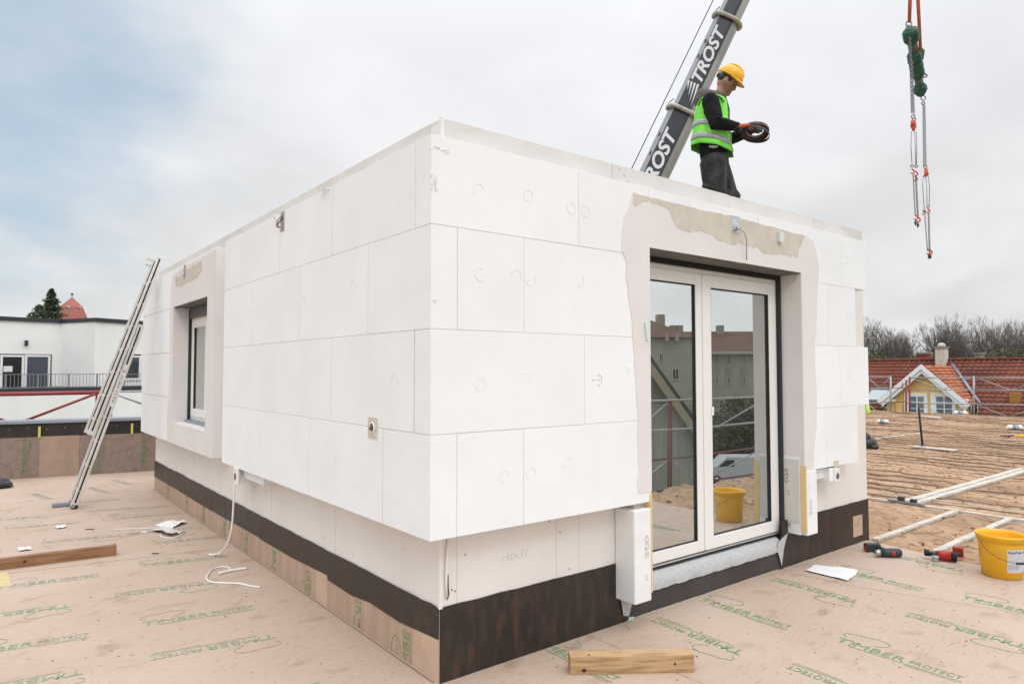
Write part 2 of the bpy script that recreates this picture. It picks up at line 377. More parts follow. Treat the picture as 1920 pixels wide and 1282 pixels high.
# foam boards: every board a part, 4 mm joints
g = .0022
rcount = [0]
def board(a, b, mat='eps', axis=1):
    a = list(a); b = list(b)
    j = rb.uniform(0, .0012)
    a[axis] -= j-.0006
    for i in range(3):
        if i != axis: q_ = g*(1.5 if (axis == 0 and i == 1) else .75); a[i] += 0 if abs(a[i]+T) < 1e-6 else q_; b[i] -= q_
    mm = MB(); mm.box(a, b)
    return mm.build('insulation_board', mat, B, bevel=.0016)
def rowf(z0, z1, cuts):
    for i in range(len(cuts)-1): board((cuts[i], -T, z0), (cuts[i+1], -.001, z1), axis=1)
def rowl(z0, z1, cuts):
    for i in range(len(cuts)-1): board((-T, cuts[i], z0), (-.001, cuts[i+1], z1), axis=0)
# front face, row by row
rowf(Z[0], Z[1], [.0015, .415, DX0]); rowf(Z[0]+.015, Z[1], [DX1, 3.55, 4.09])
rowf(Z[1], Z[2], [-T, .856, DX0]); rowf(Z[1], Z[2], [DX1, 3.80, 4.31])
rowf(Z[2], Z[3], [.0015, .42, DX0]); rowf(Z[2], Z[3], [DX1, 3.62, 4.09])
rowf(Z[3], Z[4], [-T, .817, DX0]); rowf(DZ1, Z[4]-.004, [DX0, 1.817, 2.62, DX1]); rowf(Z[3], Z[4], [DX1, 3.861, 4.307])
# left face
rowl(Z[0], Z[1], [-T, .328, 1.339, 2.33, 3.32]); rowl(Z[1], Z[2], [.006, 1.007, 2.02, 3.02, 3.32])
rowl(Z[2], Z[3], [-T, .515, 1.528, 2.533, 3.32]); rowl(Z[3], Z[4], [.001, 1.015, 1.93, 2.85, 3.32])
# foam round the window, after an open gap
SY0, SY1 = 3.60, 7.10
rowl(Z[0], WZ0, [SY0, 4.6, WY1]); rowl(Z[0], Z[1], [WY1, 6.2, SY1])
rowl(WZ0, Z[2]-.1, [SY0, WY0]); rowl(Z[2]-.1, WZ1, [SY0, WY0]); rowl(Z[1], Z[2], [WY1, 5.9, SY1]); rowl(Z[2], WZ1, [WY1, 6.3, SY1])
rowl(WZ1, Z[4]-.01, [SY0, 4.4, WY1]); rowl(WZ1, Z[4]-.01, [WY1, 6.0, SY1])
# gap closed back near the wall
m = MB(); m.box((-.05, 3.325, Z[0]+.02), (-.002, SY0-.005, 2.64)); m.build('gap_filler_board', 'eps_side', B)
# foam adhesive bed that shows pale in the joints
e_ = T-.0016
m = MB(); m.box((-e_, -e_, Z[0]+.004), (DX0-.004, -.002, Z[4]-.004)); m.build('joint_foam', 'joint', B)
m = MB(); m.box((DX1+.004, -e_, Z[0]+.02), (4.085, -.002, Z[4]-.008)); m.build('joint_foam', 'joint', B)
m = MB(); m.box((-e_, -.003, Z[0]+.004), (-.002, 3.316, Z[4]-.004)); m.build('joint_foam', 'joint', B)

# plaster zones (thin coat with a ragged edge)
def jag(pts, amp=.008, step=.05, seed=1, closed=True):
    r_ = random.Random(seed); out_ = []
    n = len(pts)
    for i in range(n if closed else n-1):
        a = Vector(pts[i]+(0,)); b = Vector(pts[(i+1) % n]+(0,)); d = (b-a).length; k = max(1, int(d/step))
        nn = Vector((-(b-a).y, (b-a).x, 0)).normalized()
        for q in range(k):
            off = 0 if q == 0 else r_.gauss(0, amp)
            p_ = a.lerp(b, q/k)+nn*off; out_.append((p_.x, p_.y))
    if not closed: out_.append(pts[-1])
    return out_
def coat(name, loop2, plane, mat, t=.0025, base=T):
    # loop2 in (along, z); plane 'f' front, 'l' left
    mm = MB()
    if plane == 'f': lp = [(u, -base-.0008, z) for u, z in loop2]; mm.prism(lp, (0, -t, 0))
    else: lp = [(-base-.0008, u, z) for u, z in loop2]; mm.prism(lp, (-t, 0, 0))
    return mm.build(name, mat, B)
left_edge = jag([(1.30, .80), (1.295, 1.2), (1.27, 1.55), (1.24, 1.9), (1.20, 2.1), (1.165, 2.32), (1.19, 2.45), (1.235, 2.52), (1.262, 2.60)], .007, .06, 2, False)
top_edge = jag([(1.262, 2.60), (1.60, 2.596), (2.2, 2.60), (3.0, 2.592), (3.33, 2.585)], .003, .05, 3, False)
right_edge = jag([(3.33, 2.585), (3.40, 2.56), (3.45, 2.46), (3.48, 2.35), (3.44, 2.1), (3.39, 1.7), (3.41, 1.3), (3.36, .95), (3.34, .765)], .008, .06, 4, False)
loop = [(DX0-.001, .80)] + left_edge[:] + top_edge[1:] + right_edge[1:] + [(DX1+.001, .765), (DX1+.001, DZ1+.001), (DX0-.001, DZ1+.001)]
coat('plaster_coat', loop, 'f', 'plaster')
lowE = [(1.275, 2.60), (1.268, 2.545), (1.29, 2.53), (1.33, 2.555), (1.36, 2.575), (1.45, 2.57), (1.60, 2.56), (1.635, 2.50), (1.68, 2.46), (1.78, 2.44), (1.90, 2.455), (2.05, 2.45), (2.16, 2.42), (2.30, 2.41), (2.45, 2.425), (2.62, 2.42), (2.70, 2.39), (2.85, 2.40), (2.98, 2.41), (3.05, 2.40), (3.16, 2.42), (3.17, 2.47), (3.22, 2.53), (3.27, 2.585)]
lowE = jag(lowE, .007, .03, 8, False)
upE = jag([(3.27, 2.592), (2.4, 2.606), (1.8, 2.603), (1.275, 2.612)], .003, .05, 9, False)
coat('bare_mortar_strip', lowE+upE, 'f', 'patch', t=.0042)
# window zone
outL = jag([(SY0+.004, .741), (SY0+.004, 2.645), (4.2, 2.63)], .0, .3, 5, False)
far = jag([(5.35, 2.60), (5.45, 2.45), (5.47, 2.0), (5.44, 1.5), (5.5, 1.1), (5.52, .742)], .010, .07, 6, False)
midz = .97
coat('plaster_coat', [(SY0+.004, .741), (SY0+.004, 2.645)] + [(4.6, 2.63)] + far[:] + [(WY1+.001, .742), (WY1+.001, WZ1+.001), (WY0-.001, WZ1+.001), (WY0-.001, .741)], 'l', 'plaster')
coat('plaster_coat', [(WY0, .742), (WY1, .742), (WY1, WZ0-.001), (WY0, WZ0-.001)], 'l', 'plaster')
coat('bare_mortar_strip', jag([(4.12, 2.60), (4.08, 2.50), (4.22, 2.47), (4.42, 2.445), (4.70, 2.44), (4.95, 2.43), (5.08, 2.45), (5.18, 2.44), (5.22, 2.47), (5.24, 2.56), (4.7, 2.585)], .006, .04, 11), 'l', 'patch', t=.0042)
# plaster on the side of the window foam facing the gap
m = MB(); m.box((-T-.002, SY0-.004, .742), (-.05, SY0+.001, 2.65)); m.build('plaster_return', 'plaster', B)
# reveals
m = MB(); m.box((DX1-.004, -T-.001, .765), (DX1+.0015, .048, DZ1)); m.build('door_reveal', 'plaster', B)
m = MB(); m.box((DX0-.0015, -T-.001, .80), (DX0+.004, .048, DZ1)); m.build('door_reveal', 'plaster', B)
m = MB(); m.box((DX0+.004, -T+.004, DZ1-.006), (DX1-.004, .03, DZ1+.001)); m.box((DX0+.004, -T+.002, DZ1+.001), (DX1-.004, -.01, DZ1+.02)); m.build('door_soffit', 'soffit', B)
m = MB(); m.box((-T-.001, WY1-.004, WZ0), (.04, WY1+.0015, WZ1)); m.build('window_reveal', 'plaster', B)
m = MB(); m.box((-T-.001, WY0-.0015, WZ0), (.04, WY0+.004, WZ1)); m.build('window_reveal', 'plaster', B)
m = MB(); m.box((-T+.004, WY0+.004, WZ1-.006), (.03, WY1-.004, WZ1+.001)); m.build('window_soffit', 'soffit', B)
m = MB(); m.box((-T-.004, WY0+.002, WZ0-.012), (.03, WY1-.002, WZ0+.004)); m.build('window_ledge', 'plaster', B)

# ---- door
fy = .052
door = MB(); zb, ztop = .252, 2.262
x0, x1 = DX0+.01, 3.178
door.box((x0, fy, zb), (x0+.06, fy+.07, ztop)); door.box((x1-.055, fy, zb), (x1, fy+.07, ztop))
door.box((x0+.06, fy+.001, ztop-.065), (x1-.055, fy+.069, ztop)); door.box((x0+.06, fy+.001, zb), (x1-.055, fy+.069, zb+.035))
dr = door.build('door', 'upvc', B, bevel=.003)
def sash(xa, xb, za, zb_, xm, parent, yy, wl=.075):
    s_ = MB()
    s_.box((xa, yy, za), (xa+wl, yy+.06, zb_)); s_.box((xb-wl, yy, za), (xb, yy+.06, zb_)); s_.box((xa+wl, yy+.0005, zb_-wl), (xb-wl, yy+.0595, zb_)); s_.box((xa+wl, yy+.0005, za), (xb-wl, yy+.0595, za+wl))
    o_ = s_.build('sash', 'upvc', parent, bevel=.003)
    s_ = MB(); q = .008                                  # black glazing bead
    s_.box((xa+wl-.001, yy+.006, za+wl), (xa+wl+q, yy+.03, zb_-wl)); s_.box((xb-wl-q, yy+.006, za+wl), (xb-wl+.001, yy+.03, zb_-wl))
    s_.box((xa+wl, yy+.007, zb_-wl-q), (xb-wl, yy+.03, zb_-wl+.001)); s_.box((xa+wl, yy+.007, za+wl-.001), (xb-wl, yy+.03, za+wl+q*.6))
    s_.build('glazing_bead', 'black', parent)
    return o_
xm = 2.215
sash(x0+.035, xm-.004, zb+.022, ztop-.045, 0, dr, fy-.006, .078)
sash(xm+.004, x1-.032, zb+.022, ztop-.045, 0, dr, fy-.010, .088)
m = MB(); m.box((x0+.10, fy+.012, zb+.09), (xm-.07, fy+.02, ztop-.115)); m.build('glass_pane', 'glass', dr)
m = MB(); m.box((xm+.08, fy+.010, zb+.10), (x1-.11, fy+.018, ztop-.125)); m.build('glass_pane', 'glass', dr)
m = MB(); m.box((xm+.078, fy-.020, 1.212), (xm+.103, fy-.008, 1.275)); m.build('handle', 'upvc', dr, bevel=.006)
m = MB(); m.box((xm-.012, fy-.013, zb+.03), (xm+.012, fy-.0065, ztop-.05)); m.build('centre_strip', 'upvc', dr, bevel=.002)
m = MB(); m.box((x0, fy+.02, ztop+.001), (x1, .15, DZ1+.02)); m.box((x0, fy-.032, ztop-.012), (x1+.004, fy-.006, DZ1-.007)); m.build('shutter_slot', 'black', B)
m = MB(); m.box((x1+.001, fy-.034, zb-.01), (DX1-.006, fy+.0, ztop+.02)); m.build('guide_rail', 'rail', B, bevel=.002)
m = MB(); m.box((DX0+.005, fy-.034, zb), (x0-.001, fy+.0, ztop+.02)); m.build('guide_rail', 'rail', B, bevel=.002)
m = MB(); m.box((x0+.02, fy-.016, zb-.008), (x1-.01, fy-.004, zb-.001)); m.box((x0+.03, fy-.01, zb+.018), (x1-.035, fy-.007, zb+.0235)); m.build('drip_strip', 'black', B)
m = MB(); m.box((x0, .05, .19), (x1, .22, zb-.002)); m.build('threshold', 'toolgrey', B)

# ---- window
wx = .040
wn = MB(); a0, a1, c0, c1 = WY0+.01, WY1-.008, WZ0+.03, 2.13
wn.box((wx, a0, c0), (wx+.07, a0+.06, c1)); wn.box((wx, a1-.055, c0), (wx+.07, a1, c1)); wn.box((wx+.001, a0+.06, c0), (wx+.069, a1-.055, c0+.06)); wn.box((wx+.001, a0+.06, c1-.06), (wx+.069, a1-.055, c1))
ym = 4.55
wn.box((wx-.004, ym-.055, c0+.06), (wx+.066, ym+.055, c1-.06))
wd = wn.build('window', 'upvc', B, bevel=.003)
for ya, yb in ((a0+.045, ym-.04), (ym+.04, a1-.04)):
    s_ = MB(); wl = .085
    s_.box((wx-.010, ya, c0+.04), (wx+.05, ya+wl, c1-.04)); s_.box((wx-.010, yb-wl, c0+.04), (wx+.05, yb, c1-.04)); s_.box((wx-.0095, ya+wl, c0+.04), (wx+.0495, yb-wl, c0+.04+wl)); s_.box((wx-.0095, ya+wl, c1-.04-wl), (wx+.0495, yb-wl, c1-.04))
    s_.build('sash', 'upvc', wd, bevel=.003)
    s_ = MB(); s_.box((wx+.010, ya+wl-.002, c0+.04+wl-.002), (wx+.018, yb-wl+.002, c1-.038-wl)); s_.build('glass_pane', 'glass', wd)
    s_ = MB(); q = .008; s_.box((wx-.002, ya+wl, c0+.12), (wx+.009, ya+wl+q, c1-.12)); s_.box((wx-.002, yb-wl-q, c0+.12), (wx+.009, yb-wl, c1-.12)); s_.build('glazing_bead', 'black', wd)
m = MB()
for k in range(5): m.tube([(wx-.020, a0+.02, 2.125+k*.021), (wx-.020, a1-.02, 2.125+k*.021)], .0125, 8)
m.box((wx-.018, a0+.02, 2.11), (wx-.004, a1-.02, WZ1)); m.build('roller_shutter', 'shut', B)
m = MB(); m.box((wx-.034, a1+.0, WZ0+.03), (wx-.002, WY1-.005, WZ1-.02)); m.build('guide_rail', 'rail', B)
m = MB(); m.box((wx-.034, WY0+.005, WZ0+.03), (wx-.002, a0, WZ1-.02)); m.build('guide_rail', 'rail', B)
m = MB(); m.box((-.02, WY0+.02, WZ0+.005), (wx+.02, WY1-.01, WZ0+.028)); m.build('sill_profile', 'zinc', B, bevel=.003)

# ---- plinth
def sheet(name, loop3, off, mat): mm = MB(); mm.prism(loop3, off); return mm.build(name, mat, B)
def front(loop, t, mat, name): return sheet(name, [(x, -.0005, z) for x, z in loop], (0, -t, 0), mat)
top = jag([(0.0, .366), (.62, .366), (1.335, .363)], .0015, .06, 21, False)
front([(0, -.05)] + top + [(1.335, -.05)], .007, 'ply', 'bitumen_board')
front([(3.085, -.05), (3.085, .14), (3.11, .20), (3.11, .362)] + jag([(3.2, .365), (3.9, .362), (4.25, .368), (W+.004, .366)], .0018, .06, 22, False) + [(W+.004, -.05)], .007, 'ply', 'bitumen_board')
front([(1.335, -.05), (3.085, -.05), (3.085, .15), (1.335, .15)], .003, 'darkpanel', 'plinth_panel')
# left side
lt = jag([(0, .366), (3.4, .366), (6.94, .366)], .002, .08, 23, False)
lb = [(6.94, .16), (5.6, .168), (4.4, .166), (2.713, .187), (2.709, .178), (2.0, .183), (1.362, .207), (1.358, .180), (1.0, .172), (.75, .195), (.4, .185), (.0, .213)]
sheet('bitumen_board', [(-.0055, u, z) for u, z in lt+lb], (-.003, 0, 0), 'ply')
m = MB(); m.prism([(-.0005, 0, -.02), (-.0005, 3.40, -.02), (-.0005, 3.40, .30), (-.0005, 0, .30)], (-.0035, 0, 0)); m.prism([(-.0005, 3.408, -.02), (-.0005, 6.94, -.02), (-.0005, 6.94, .30), (-.0005, 3.408, .30)], (-.0035, 0, 0))
m.build('plinth_membrane', 'tan', B)
pt_ = mk('pale_tan', (.56, .42, .31), (.50, .36, .26), 6, rough=.7)
m = MB(); m.prism([(-.0042, 1.36, -.02), (-.0042, 1.55, -.02), (-.0042, 1.56, .206), (-.0042, 1.36, .206)], (-.0008, 0, 0)); m.build('membrane_patch', pt_, B)
m = MB(); m.prism([(-.0042, 0.002, -.02), (-.0042, .26, -.02), (-.0042, .24, .21), (-.0042, .002, .213)], (-.0008, 0, 0))
m.build('membrane_patch', pt_, B)
# prints on the plinth membrane; hidden parts continue below the floor and under the black board
for yy, zz, up in ((.30, -.13, 1), (.93, .43, 0), (1.66, -.16, 1), (2.40, .40, 0), (3.05, -.10, 1), (3.75, .33, 0), (4.45, -.18, 1), (5.2, .42, 0), (6.1, -.1, 1)):
    m = MB()
    if up: logo(m, (-.0056, yy, zz), (0, 0, 1), (0, 1, 0), .92)
    else: logo(m, (-.0056, yy, zz), (0, 0, -1), (0, -1, 0), .92)
    emit(m, 'printed_lettering', 'green', B, (((0, 0, .165), (0, 0, 1)), ((0, 0, .003), (0, 0, -1))))

# sill fleece under the door
m = MB(); n = 60; rr = random.Random(5); vs = []; fs = []
for i in range(n+1):
    x = 1.34+(3.10-1.34)*i/n
    for yy, zz in ((.05, .240), (.02, .226), (-.002, .200), (-.014, .168), (-.0145, .137+.0015*math.sin(i*.9)+rr.uniform(-.001, .001))):
        vs.append((x, yy+rr.uniform(-.002, .002), zz+rr.uniform(-.0015, .0015)))
for i in range(n):
    for j in range(4): fs.append((i*5+j, i*5+j+1, i*5+j+6, i*5+j+5))
m.add(vs, fs, 0, True); m.build('sill_fleece', 'silver', B)
m = MB(); m.prism([(1.28, -.014, .16), (1.40, -.016, .16), (1.345, -.022, .035), (1.30, -.018, .045)], (0, -.003, 0)); m.build('fleece_flap', 'silver', B)
m = MB(); m.prism([(3.04, -.012, .20), (3.10, -.012, .235), (3.15, -.03, .27), (3.11, -.022, .17), (3.10, -.02, .12), (3.075, -.02, .03), (3.05, -.018, .10), (3.03, -.014, .15)], (0, -.003, 0)); m.build('fleece_flap', 'silver', B)
m = MB(); m.prism([(1.355, -.0045, -.01), (1.42, -.0045, -.01), (1.41, -.0045, .012), (1.36, -.0045, .02)], (0, -.004, 0)); m.build('joint_cord', mk('teal', (.45, .6, .55), rough=.8), B)

# edge of foam strip lying along the plinth (grout line)
m = MB(); pts = [(x, -.006+rr.uniform(-.003, .003), .003) for x in np.linspace(1.42, 3.05, 40)]
m.tube(pts, .005, 5); pts = [(x, -.011+rr.uniform(-.002, .002), .002) for x in np.linspace(3.12, 4.5, 30)]; m.tube(pts, .003, 5); m.build('sealant_bead', mk('sealant', (.42, .36, .27), rough=.9), B)

# ---- mounting blocks beside the door
def mblock(loc_a, loc_b): mm = MB(); mm.box(loc_a, loc_b); return mm.build('mounting_block', 'eps_side', B, bevel=.008)
b1 = mblock((1.247, -T-.012, .155), (DX0-.018, -.003, .705)); 
m = MB(); m.box((DX0-.017, -T-.011, .20), (DX0-.006, -.02, .79)); m.build('edge_strip', 'ytape', B, bevel=.002)
m = MB(); m.box((1.30, -.11, .700), (DX0-.019, -.03, .745)); m.build('mortar_pad', 'patch', B)
b2 = mblock((DX1+.010, -T-.012, .262), (DX1+.165, -.003, .755))
m = MB(); m.box((DX1-.005, -T-.0125, .29), (DX1+.009, -.115, .80)); m.build('edge_strip', 'ytape', B, bevel=.002)
m = MB(); m.box((DX1-.006, -.113, .262), (DX1+.0085, .045, .86)); m.build('reveal_board', 'eps_side', B, bevel=.004)
m = MB(); m.box((DX1-.009, -.108, .35), (DX1-.0062, .04, .84)); m.build('clear_film', mk('film', (.62, .61, .56), rough=.3), B)
stamp = mk('grey_stamp', (.50, .50, .485), (.62, .62, .60), 60, rough=.9)
m = MB(); yb_ = -T-.0135
put_text(m, 'sto', (1.372, yb_, .415), (0, 0, 1), (-1, 0, 0), .048, w=.135, bold=.01); put_text(m, 'KT', (1.362, yb_, .285), (0, 0, 1), (-1, 0, 0), .022); m.build('stamped_lettering', stamp, B); m = MB()
m.build('stamped_lettering', stamp, B) if m.v else None; m = MB(); put_text(m, 'sto', (DX1+.075, yb_, .42), (0, 0, 1), (-1, 0, 0), .045, w=.12, bold=.01); put_text(m, 'KT', (DX1+.06, yb_, .62), (0, 0, 1), (-1, 0, 0), .02)
xx = DX1-.0095
stamp2 = mk('grey_stamp_dark', (.20, .20, .19), (.30, .30, .29), 60, rough=.9)
m.build('stamped_lettering', stamp, B)
m = MB(); put_text(m, 'sto', (xx, .012, .765), (0, 0, -1), (0, -1, 0), .042, w=.115, bold=.01); put_text(m, 'KT', (xx, -.005, .59), (0, 0, -1), (0, -1, 0), .022); m.build('stamped_lettering', stamp2, B); m = MB(); put_text(m, '6', (xx, -.012, .345), (0, 0, -1), (0, -1, 0), .025, w=.035)
m.build('stamped_lettering', stamp2, B)

# junction boxes
def sockbox(cx, cz, face, s=.055, r=.024, col='patch', mat2='upvc', wires=True, name='junction_box', hole=None):
    mm = MB()
    if face == 'f': mm.box((cx-s, -T-.007, cz-s*1.05), (cx+s, -T+.001, cz+s*1.05)); P = Vector((cx, -T-.008, cz)); A, Bv, Nn = Vector((1, 0, 0)), Vector((0, 0, 1)), Vector((0, -1, 0))
    else: mm.box((-T-.007, cx-s, cz-s*1.05), (-T+.001, cx+s, cz+s*1.05)); P = Vector((-T-.008, cx, cz)); A, Bv, Nn = Vector((0, 1, 0)), Vector((0, 0, 1)), Vector((-1, 0, 0))
    o_ = mm.build(name, col, B, bevel=.001)
    mm = MB(); k = 24
    pts = [P+A*(r*math.cos(a))+Bv*(r*math.sin(a)) for a in np.linspace(0, 2*math.pi, k+1)]
    mm.tube(pts, .0045, 6, caps=False); mm.build('socket_ring', mat2, o_)
    mm = MB(); mm.loft([(P+Nn*.0005, A, Bv, r*.92, r*.92), (P+Nn*.0012, A, Bv, r*.90, r*.90)], 20); mm.build('socket_hole', hole or mk('socket_dark', (.09, .11, .10), rough=.7), o_)
    if wires:
        for k2, c_ in ((0, (.4, .1, .05)), (1, (.1, .25, .1)), (2, (.5, .45, .3))):
            mm = MB(); q = P+A*(.008*(k2-1)); mm.tube([q+Nn*.001, q+Nn*.012+Bv*.006, q+Nn*.014-Bv*.008+A*.006, q+Nn*.004-Bv*.014], .0022, 5); mm.build('wire', mk('wire%d' % k2, c_, rough=.5), o_)
    return o_
sockbox(.437, 1.232, 'l', .052, .026)
sockbox(2.329, 2.555, 'f', .058, .036, mk('pale_box', (.50, .52, .53), (.42, .44, .45), 20, rough=.6), mk('pale_ring', (.62, .64, .64), rough=.5), False, hole=mk('pale_hole', (.55, .58, .58), rough=.6))
m = MB(); m.tube([(2.345, -T-.012, 2.53), (2.36, -T-.05, 2.50), (2.40, -T-.045, 2.45), (2.42, -T-.03, 2.38), (2.435, -T-.02, 2.315)], .004, 6); m.build('cable', mk('cable_grey', (.30, .29, .22), rough=.5), B)
m = MB(); m.tube([(2.33, -T-.012, 2.535), (2.31, -T-.03, 2.515), (2.28, -T-.02, 2.50)], .004, 6); m.build('cable', 'shut', B)
# small white clip on the mortar
m = MB(); m.prism([(2.865, -T-.006, 2.50), (2.895, -T-.006, 2.485), (2.93, -T-.006, 2.53), (2.915, -T-.006, 2.575), (2.87, -T-.006, 2.57)], (0, -.02, 0)); m.build('fixing_clip', mk('clip', (.62, .68, .66), rough=.5), B, bevel=.002)
# box under the top edge, left face
m = MB(); m.box((-T-.003, 1.84, 2.525), (-T+.002, 1.91, 2.665)); o1 = m.build('junction_box', mk('box_grey', (.38, .38, .37), (.3, .3, .29), 30, rough=.8), B)
m = MB(); m.tube([(-T-.004, 1.87, 2.64), (-T-.03, 1.90, 2.60), (-T-.03, 1.92, 2.56), (-T-.01, 1.87, 2.55)], .0045, 5); m.build('wire', mk('wire_o', (.45, .22, .10), rough=.5), o1)
m = MB(); m.tube([(-T-.004, 1.86, 2.62), (-T-.03, 1.89, 2.575), (-T-.02, 1.90, 2.55)], .0045, 5); m.build('wire', 'black', o1)
# small post and cable over the window
m = MB(); m.box((-T-.008, 4.76, 2.50), (-T-.003, 4.83, 2.64)); o1 = m.build('junction_box', 'zinc', B)
m = MB(); m.tube([(-T-.01, 4.80, 2.56), (-T-.05, 4.85, 2.52), (-T-.06, 4.90, 2.49)], .006, 5); m.build('wire', 'upvc', o1)
# socket extensions below the foam
m = MB(); m.box((-.135, 2.88, .615), (-.003, 3.02, .732)); o1 = m.build('socket_block', 'eps', B, bevel=.006)
m = MB(); m.box((-.155, 2.84, .60), (-.134, 2.95, .745)); o2 = m.build('socket_face', 'upvc', B, bevel=.012)
m = MB(); P = Vector((-.157, 2.895, .67)); m.loft([(P, (0, 1, 0), (0, 0, 1), .022, .03), (P+Vector((-.002, 0, 0)), (0, 1, 0), (0, 0, 1), .021, .029)], 16); m.build('socket_hole', 'shut', o2)
m = MB(); m.box((-.10, 2.36, .66), (-.003, 2.86, .738)); m.build('foam_strip', 'eps_side', B, bevel=.003)
m = MB(); m.box((3.60, -.145, .635), (3.74, -.003, .742)); o1 = m.build('socket_block', 'eps', B, bevel=.004)
m = MB(); m.box((3.655, -.160, .625), (3.745, -.144, .735)); o2 = m.build('socket_face', 'upvc', B, bevel=.004)
m = MB(); P = Vector((3.70, -.1615, .675)); m.loft([(P, (1, 0, 0), (0, 0, 1), .026, .026), (P+Vector((0, -.002, 0)), (1, 0, 0), (0, 0, 1), .025, .025)], 16); m.build('socket_hole', 'shut', o2)
m = MB(); m.box((3.42, -.10, .66), (3.60, -.003, .738)); m.build('foam_strip', 'eps_side', B, bevel=.003)
m = MB(); m.box((3.66, -T-.003, .745), (3.74, -T+.0005, .80)); m.build('mortar_dab', 'patch', B)

# hatch on the plinth
m = MB(); m.box((4.262, -.011, .065), (4.435, -.0076, .245)); o1 = m.build('membrane_patch', mk('tan_patch', (.50, .37, .27), rough=.7), B)
m = MB(); m.ribbon([(4.28, -.0125, .19), (4.31, -.0125, .155), (4.35, -.0125, .165), (4.40, -.0125, .24)], .005, (0, 1, 0)); m.build('printed_mark', 'green', o1)

# plug rings pressed in the foam
def ring(face, u, z, r=.032):
    mm = MB(); P = Vector((u, -T-.0012, z)) if face == 'f' else Vector((-T-.0012, u, z)); A = Vector((1, 0, 0)) if face == 'f' else Vector((0, 1, 0))
    k = 28; a0_ = rb.uniform(0, 6); span = rb.choice([6.28, 4.6, 3.6])
    mm.tube([P+A*(r*math.cos(a0_+span*i/k))+Vector((0, 0, r*math.sin(a0_+span*i/k))) for i in range(k+1)], .0008, 5); mm.build('plug_ring', 'ring', B)
for u, z in ((.135, 2.015), (.367, 2.026), (.464, 2.015), (.822, 2.038), (.427, 1.493), (.136, 1.47), (.125, 2.438), (.447, 2.459), (.759, 2.44), (.867, 2.437), (.29, 1.0), (.46, 1.0), (.72, 1.03), (1.19, 1.52), (3.95, 2.47), (3.95, 1.5), (3.98, 2.0)): ring('f', u, z)
for u, z in ((.2, 1.49), (1.2, 1.5), (2.2, 1.48), (1.45, 2.0), (.7, 2.02), (.9, 1.0), (2.6, 1.99), (1.75, 1.48)): ring('l', u, z)
# chipped corner and scuffs: little foam crumbs and a notch of rough foam
def blob(P, s, seed, name='foam_chip', mat='eps_side'):
    r_ = random.Random(seed); mm = MB()
    for k in range(9):
        mm.ell(Vector(P)+Vector((r_.uniform(-1, 1)*s[0], r_.uniform(-1, 1)*s[1], r_.uniform(-1, 1)*s[2])), tuple(v*r_.uniform(.25, .5) for v in s), 6, 4)
    return mm.build(name, mat, B)
blob((-.138, -T-.001, 2.45), (.018, .004, .045), 1); blob((-.125, -T-.0005, 1.87), (.02, .002, .012), 2)
blob((-.10, -T-.0005, 2.60), (.05, .002, .012), 3); blob((-T-.004, 2.05, 2.66), (.02, .03, .012), 4); blob((-T-.002, 1.10, 2.662), (.02, .05, .010), 5)
m = MB(); m.prism([(1.355, -T-.003, 1.83), (1.405, -T-.003, 1.825), (1.40, -T-.003, 1.76), (1.385, -T-.003, 1.715), (1.375, -T-.003, 1.72)], (0, -.012, 0)); m.build('plastic_wedge', mk('wedge', (.62, .70, .66), rough=.5), B, bevel=.002)
# stains, screws and pencil notes on the gypsum strip
dots = MB(); rr = random.Random(9)
for u, z in ((.05, .71), (.07, .44), (.045, .43), (.09, .43), (.15, .60), (.87, .70), (.87, .40), (.80, .62), (.72, .69)): dots.ell((u, -.001, z), (.005, .0015, .005), 6, 4)
for k in range(26): dots.ell((-.0015, rr.uniform(.1, 6.7), rr.choice((.42, .58, .70))+rr.uniform(-.02, .02)), (.0012, .004, .004), 6, 4)
for k in range(16): dots.ell((rr.uniform(.2, 4.4), -.0075, rr.uniform(2.66, 2.70)), (.004, .0015, .004), 6, 4)
for k in range(9): dots.ell((rr.uniform(3.4, 4.2), -.008, rr.uniform(.06, .33)), (.004, .001, .005), 6, 4, 0)
dots.build('screw_heads', mk('screw_grey', (.20, .18, .16), rough=.7), B)
m = MB(); rr = random.Random(19)
for k in range(5): m.ell((1.30+.04*k+rr.uniform(-.02, .02), -.0068, 2.80-.035*k), (.012, .001, .012), 7, 4)
m.build('mortar_spots', 'patch', B)
m = MB()
for u in (.10, .772): m.box((u-.0015, -.0012, .367), (u+.0015, .0, .738))
for u in (1.25, 2.47, 3.1, 3.9, 4.9, 6.0): m.box((-.0012, u-.0015, .367), (0, u+.0015, .738))
for u in (.95,): m.box((u-.001, -.001, .367), (u+.001, 0, .738))
m.build('board_joint', 'joint', B)
m = MB(); put_text(m, '150x31', (.385, -.0012, .52), (1, 0, .06), (0, 0, 1), .036, w=.175, bold=-.03, shear=.25); m.build('pencil_note', 'pencil', B)
m = MB(); m.tube([(.045, -.006, .70), (.035, -.012, .62), (.03, -.010, .50), (.035, -.006, .41)], .007, 6); m.build('foam_cord', 'upvc', B)
m = MB(); m.tube([(.045, -.004, .52), (.04, -.013, .46), (.045, -.013, .43), (.04, -.006, .40)], .003, 5); m.build('cable_end', 'black', B)
# smiley-like double dot fixing mark
m = MB()
for u, z, r_ in ((.925, 1.482, .007), (.968, 1.482, .006), (.948, 1.482, .004)): m.ell((u, -T-.001, z), (r_, .0012, r_), 8, 4)
k = 20; P = Vector((.968, -T-.001, 1.482)); m.tube([P+Vector((.026*math.cos(a), 0, .03*math.sin(a))) for a in np.linspace(-2.0, 2.1, k)], .0018, 5); m.build('fixing_mark', 'joint', B)
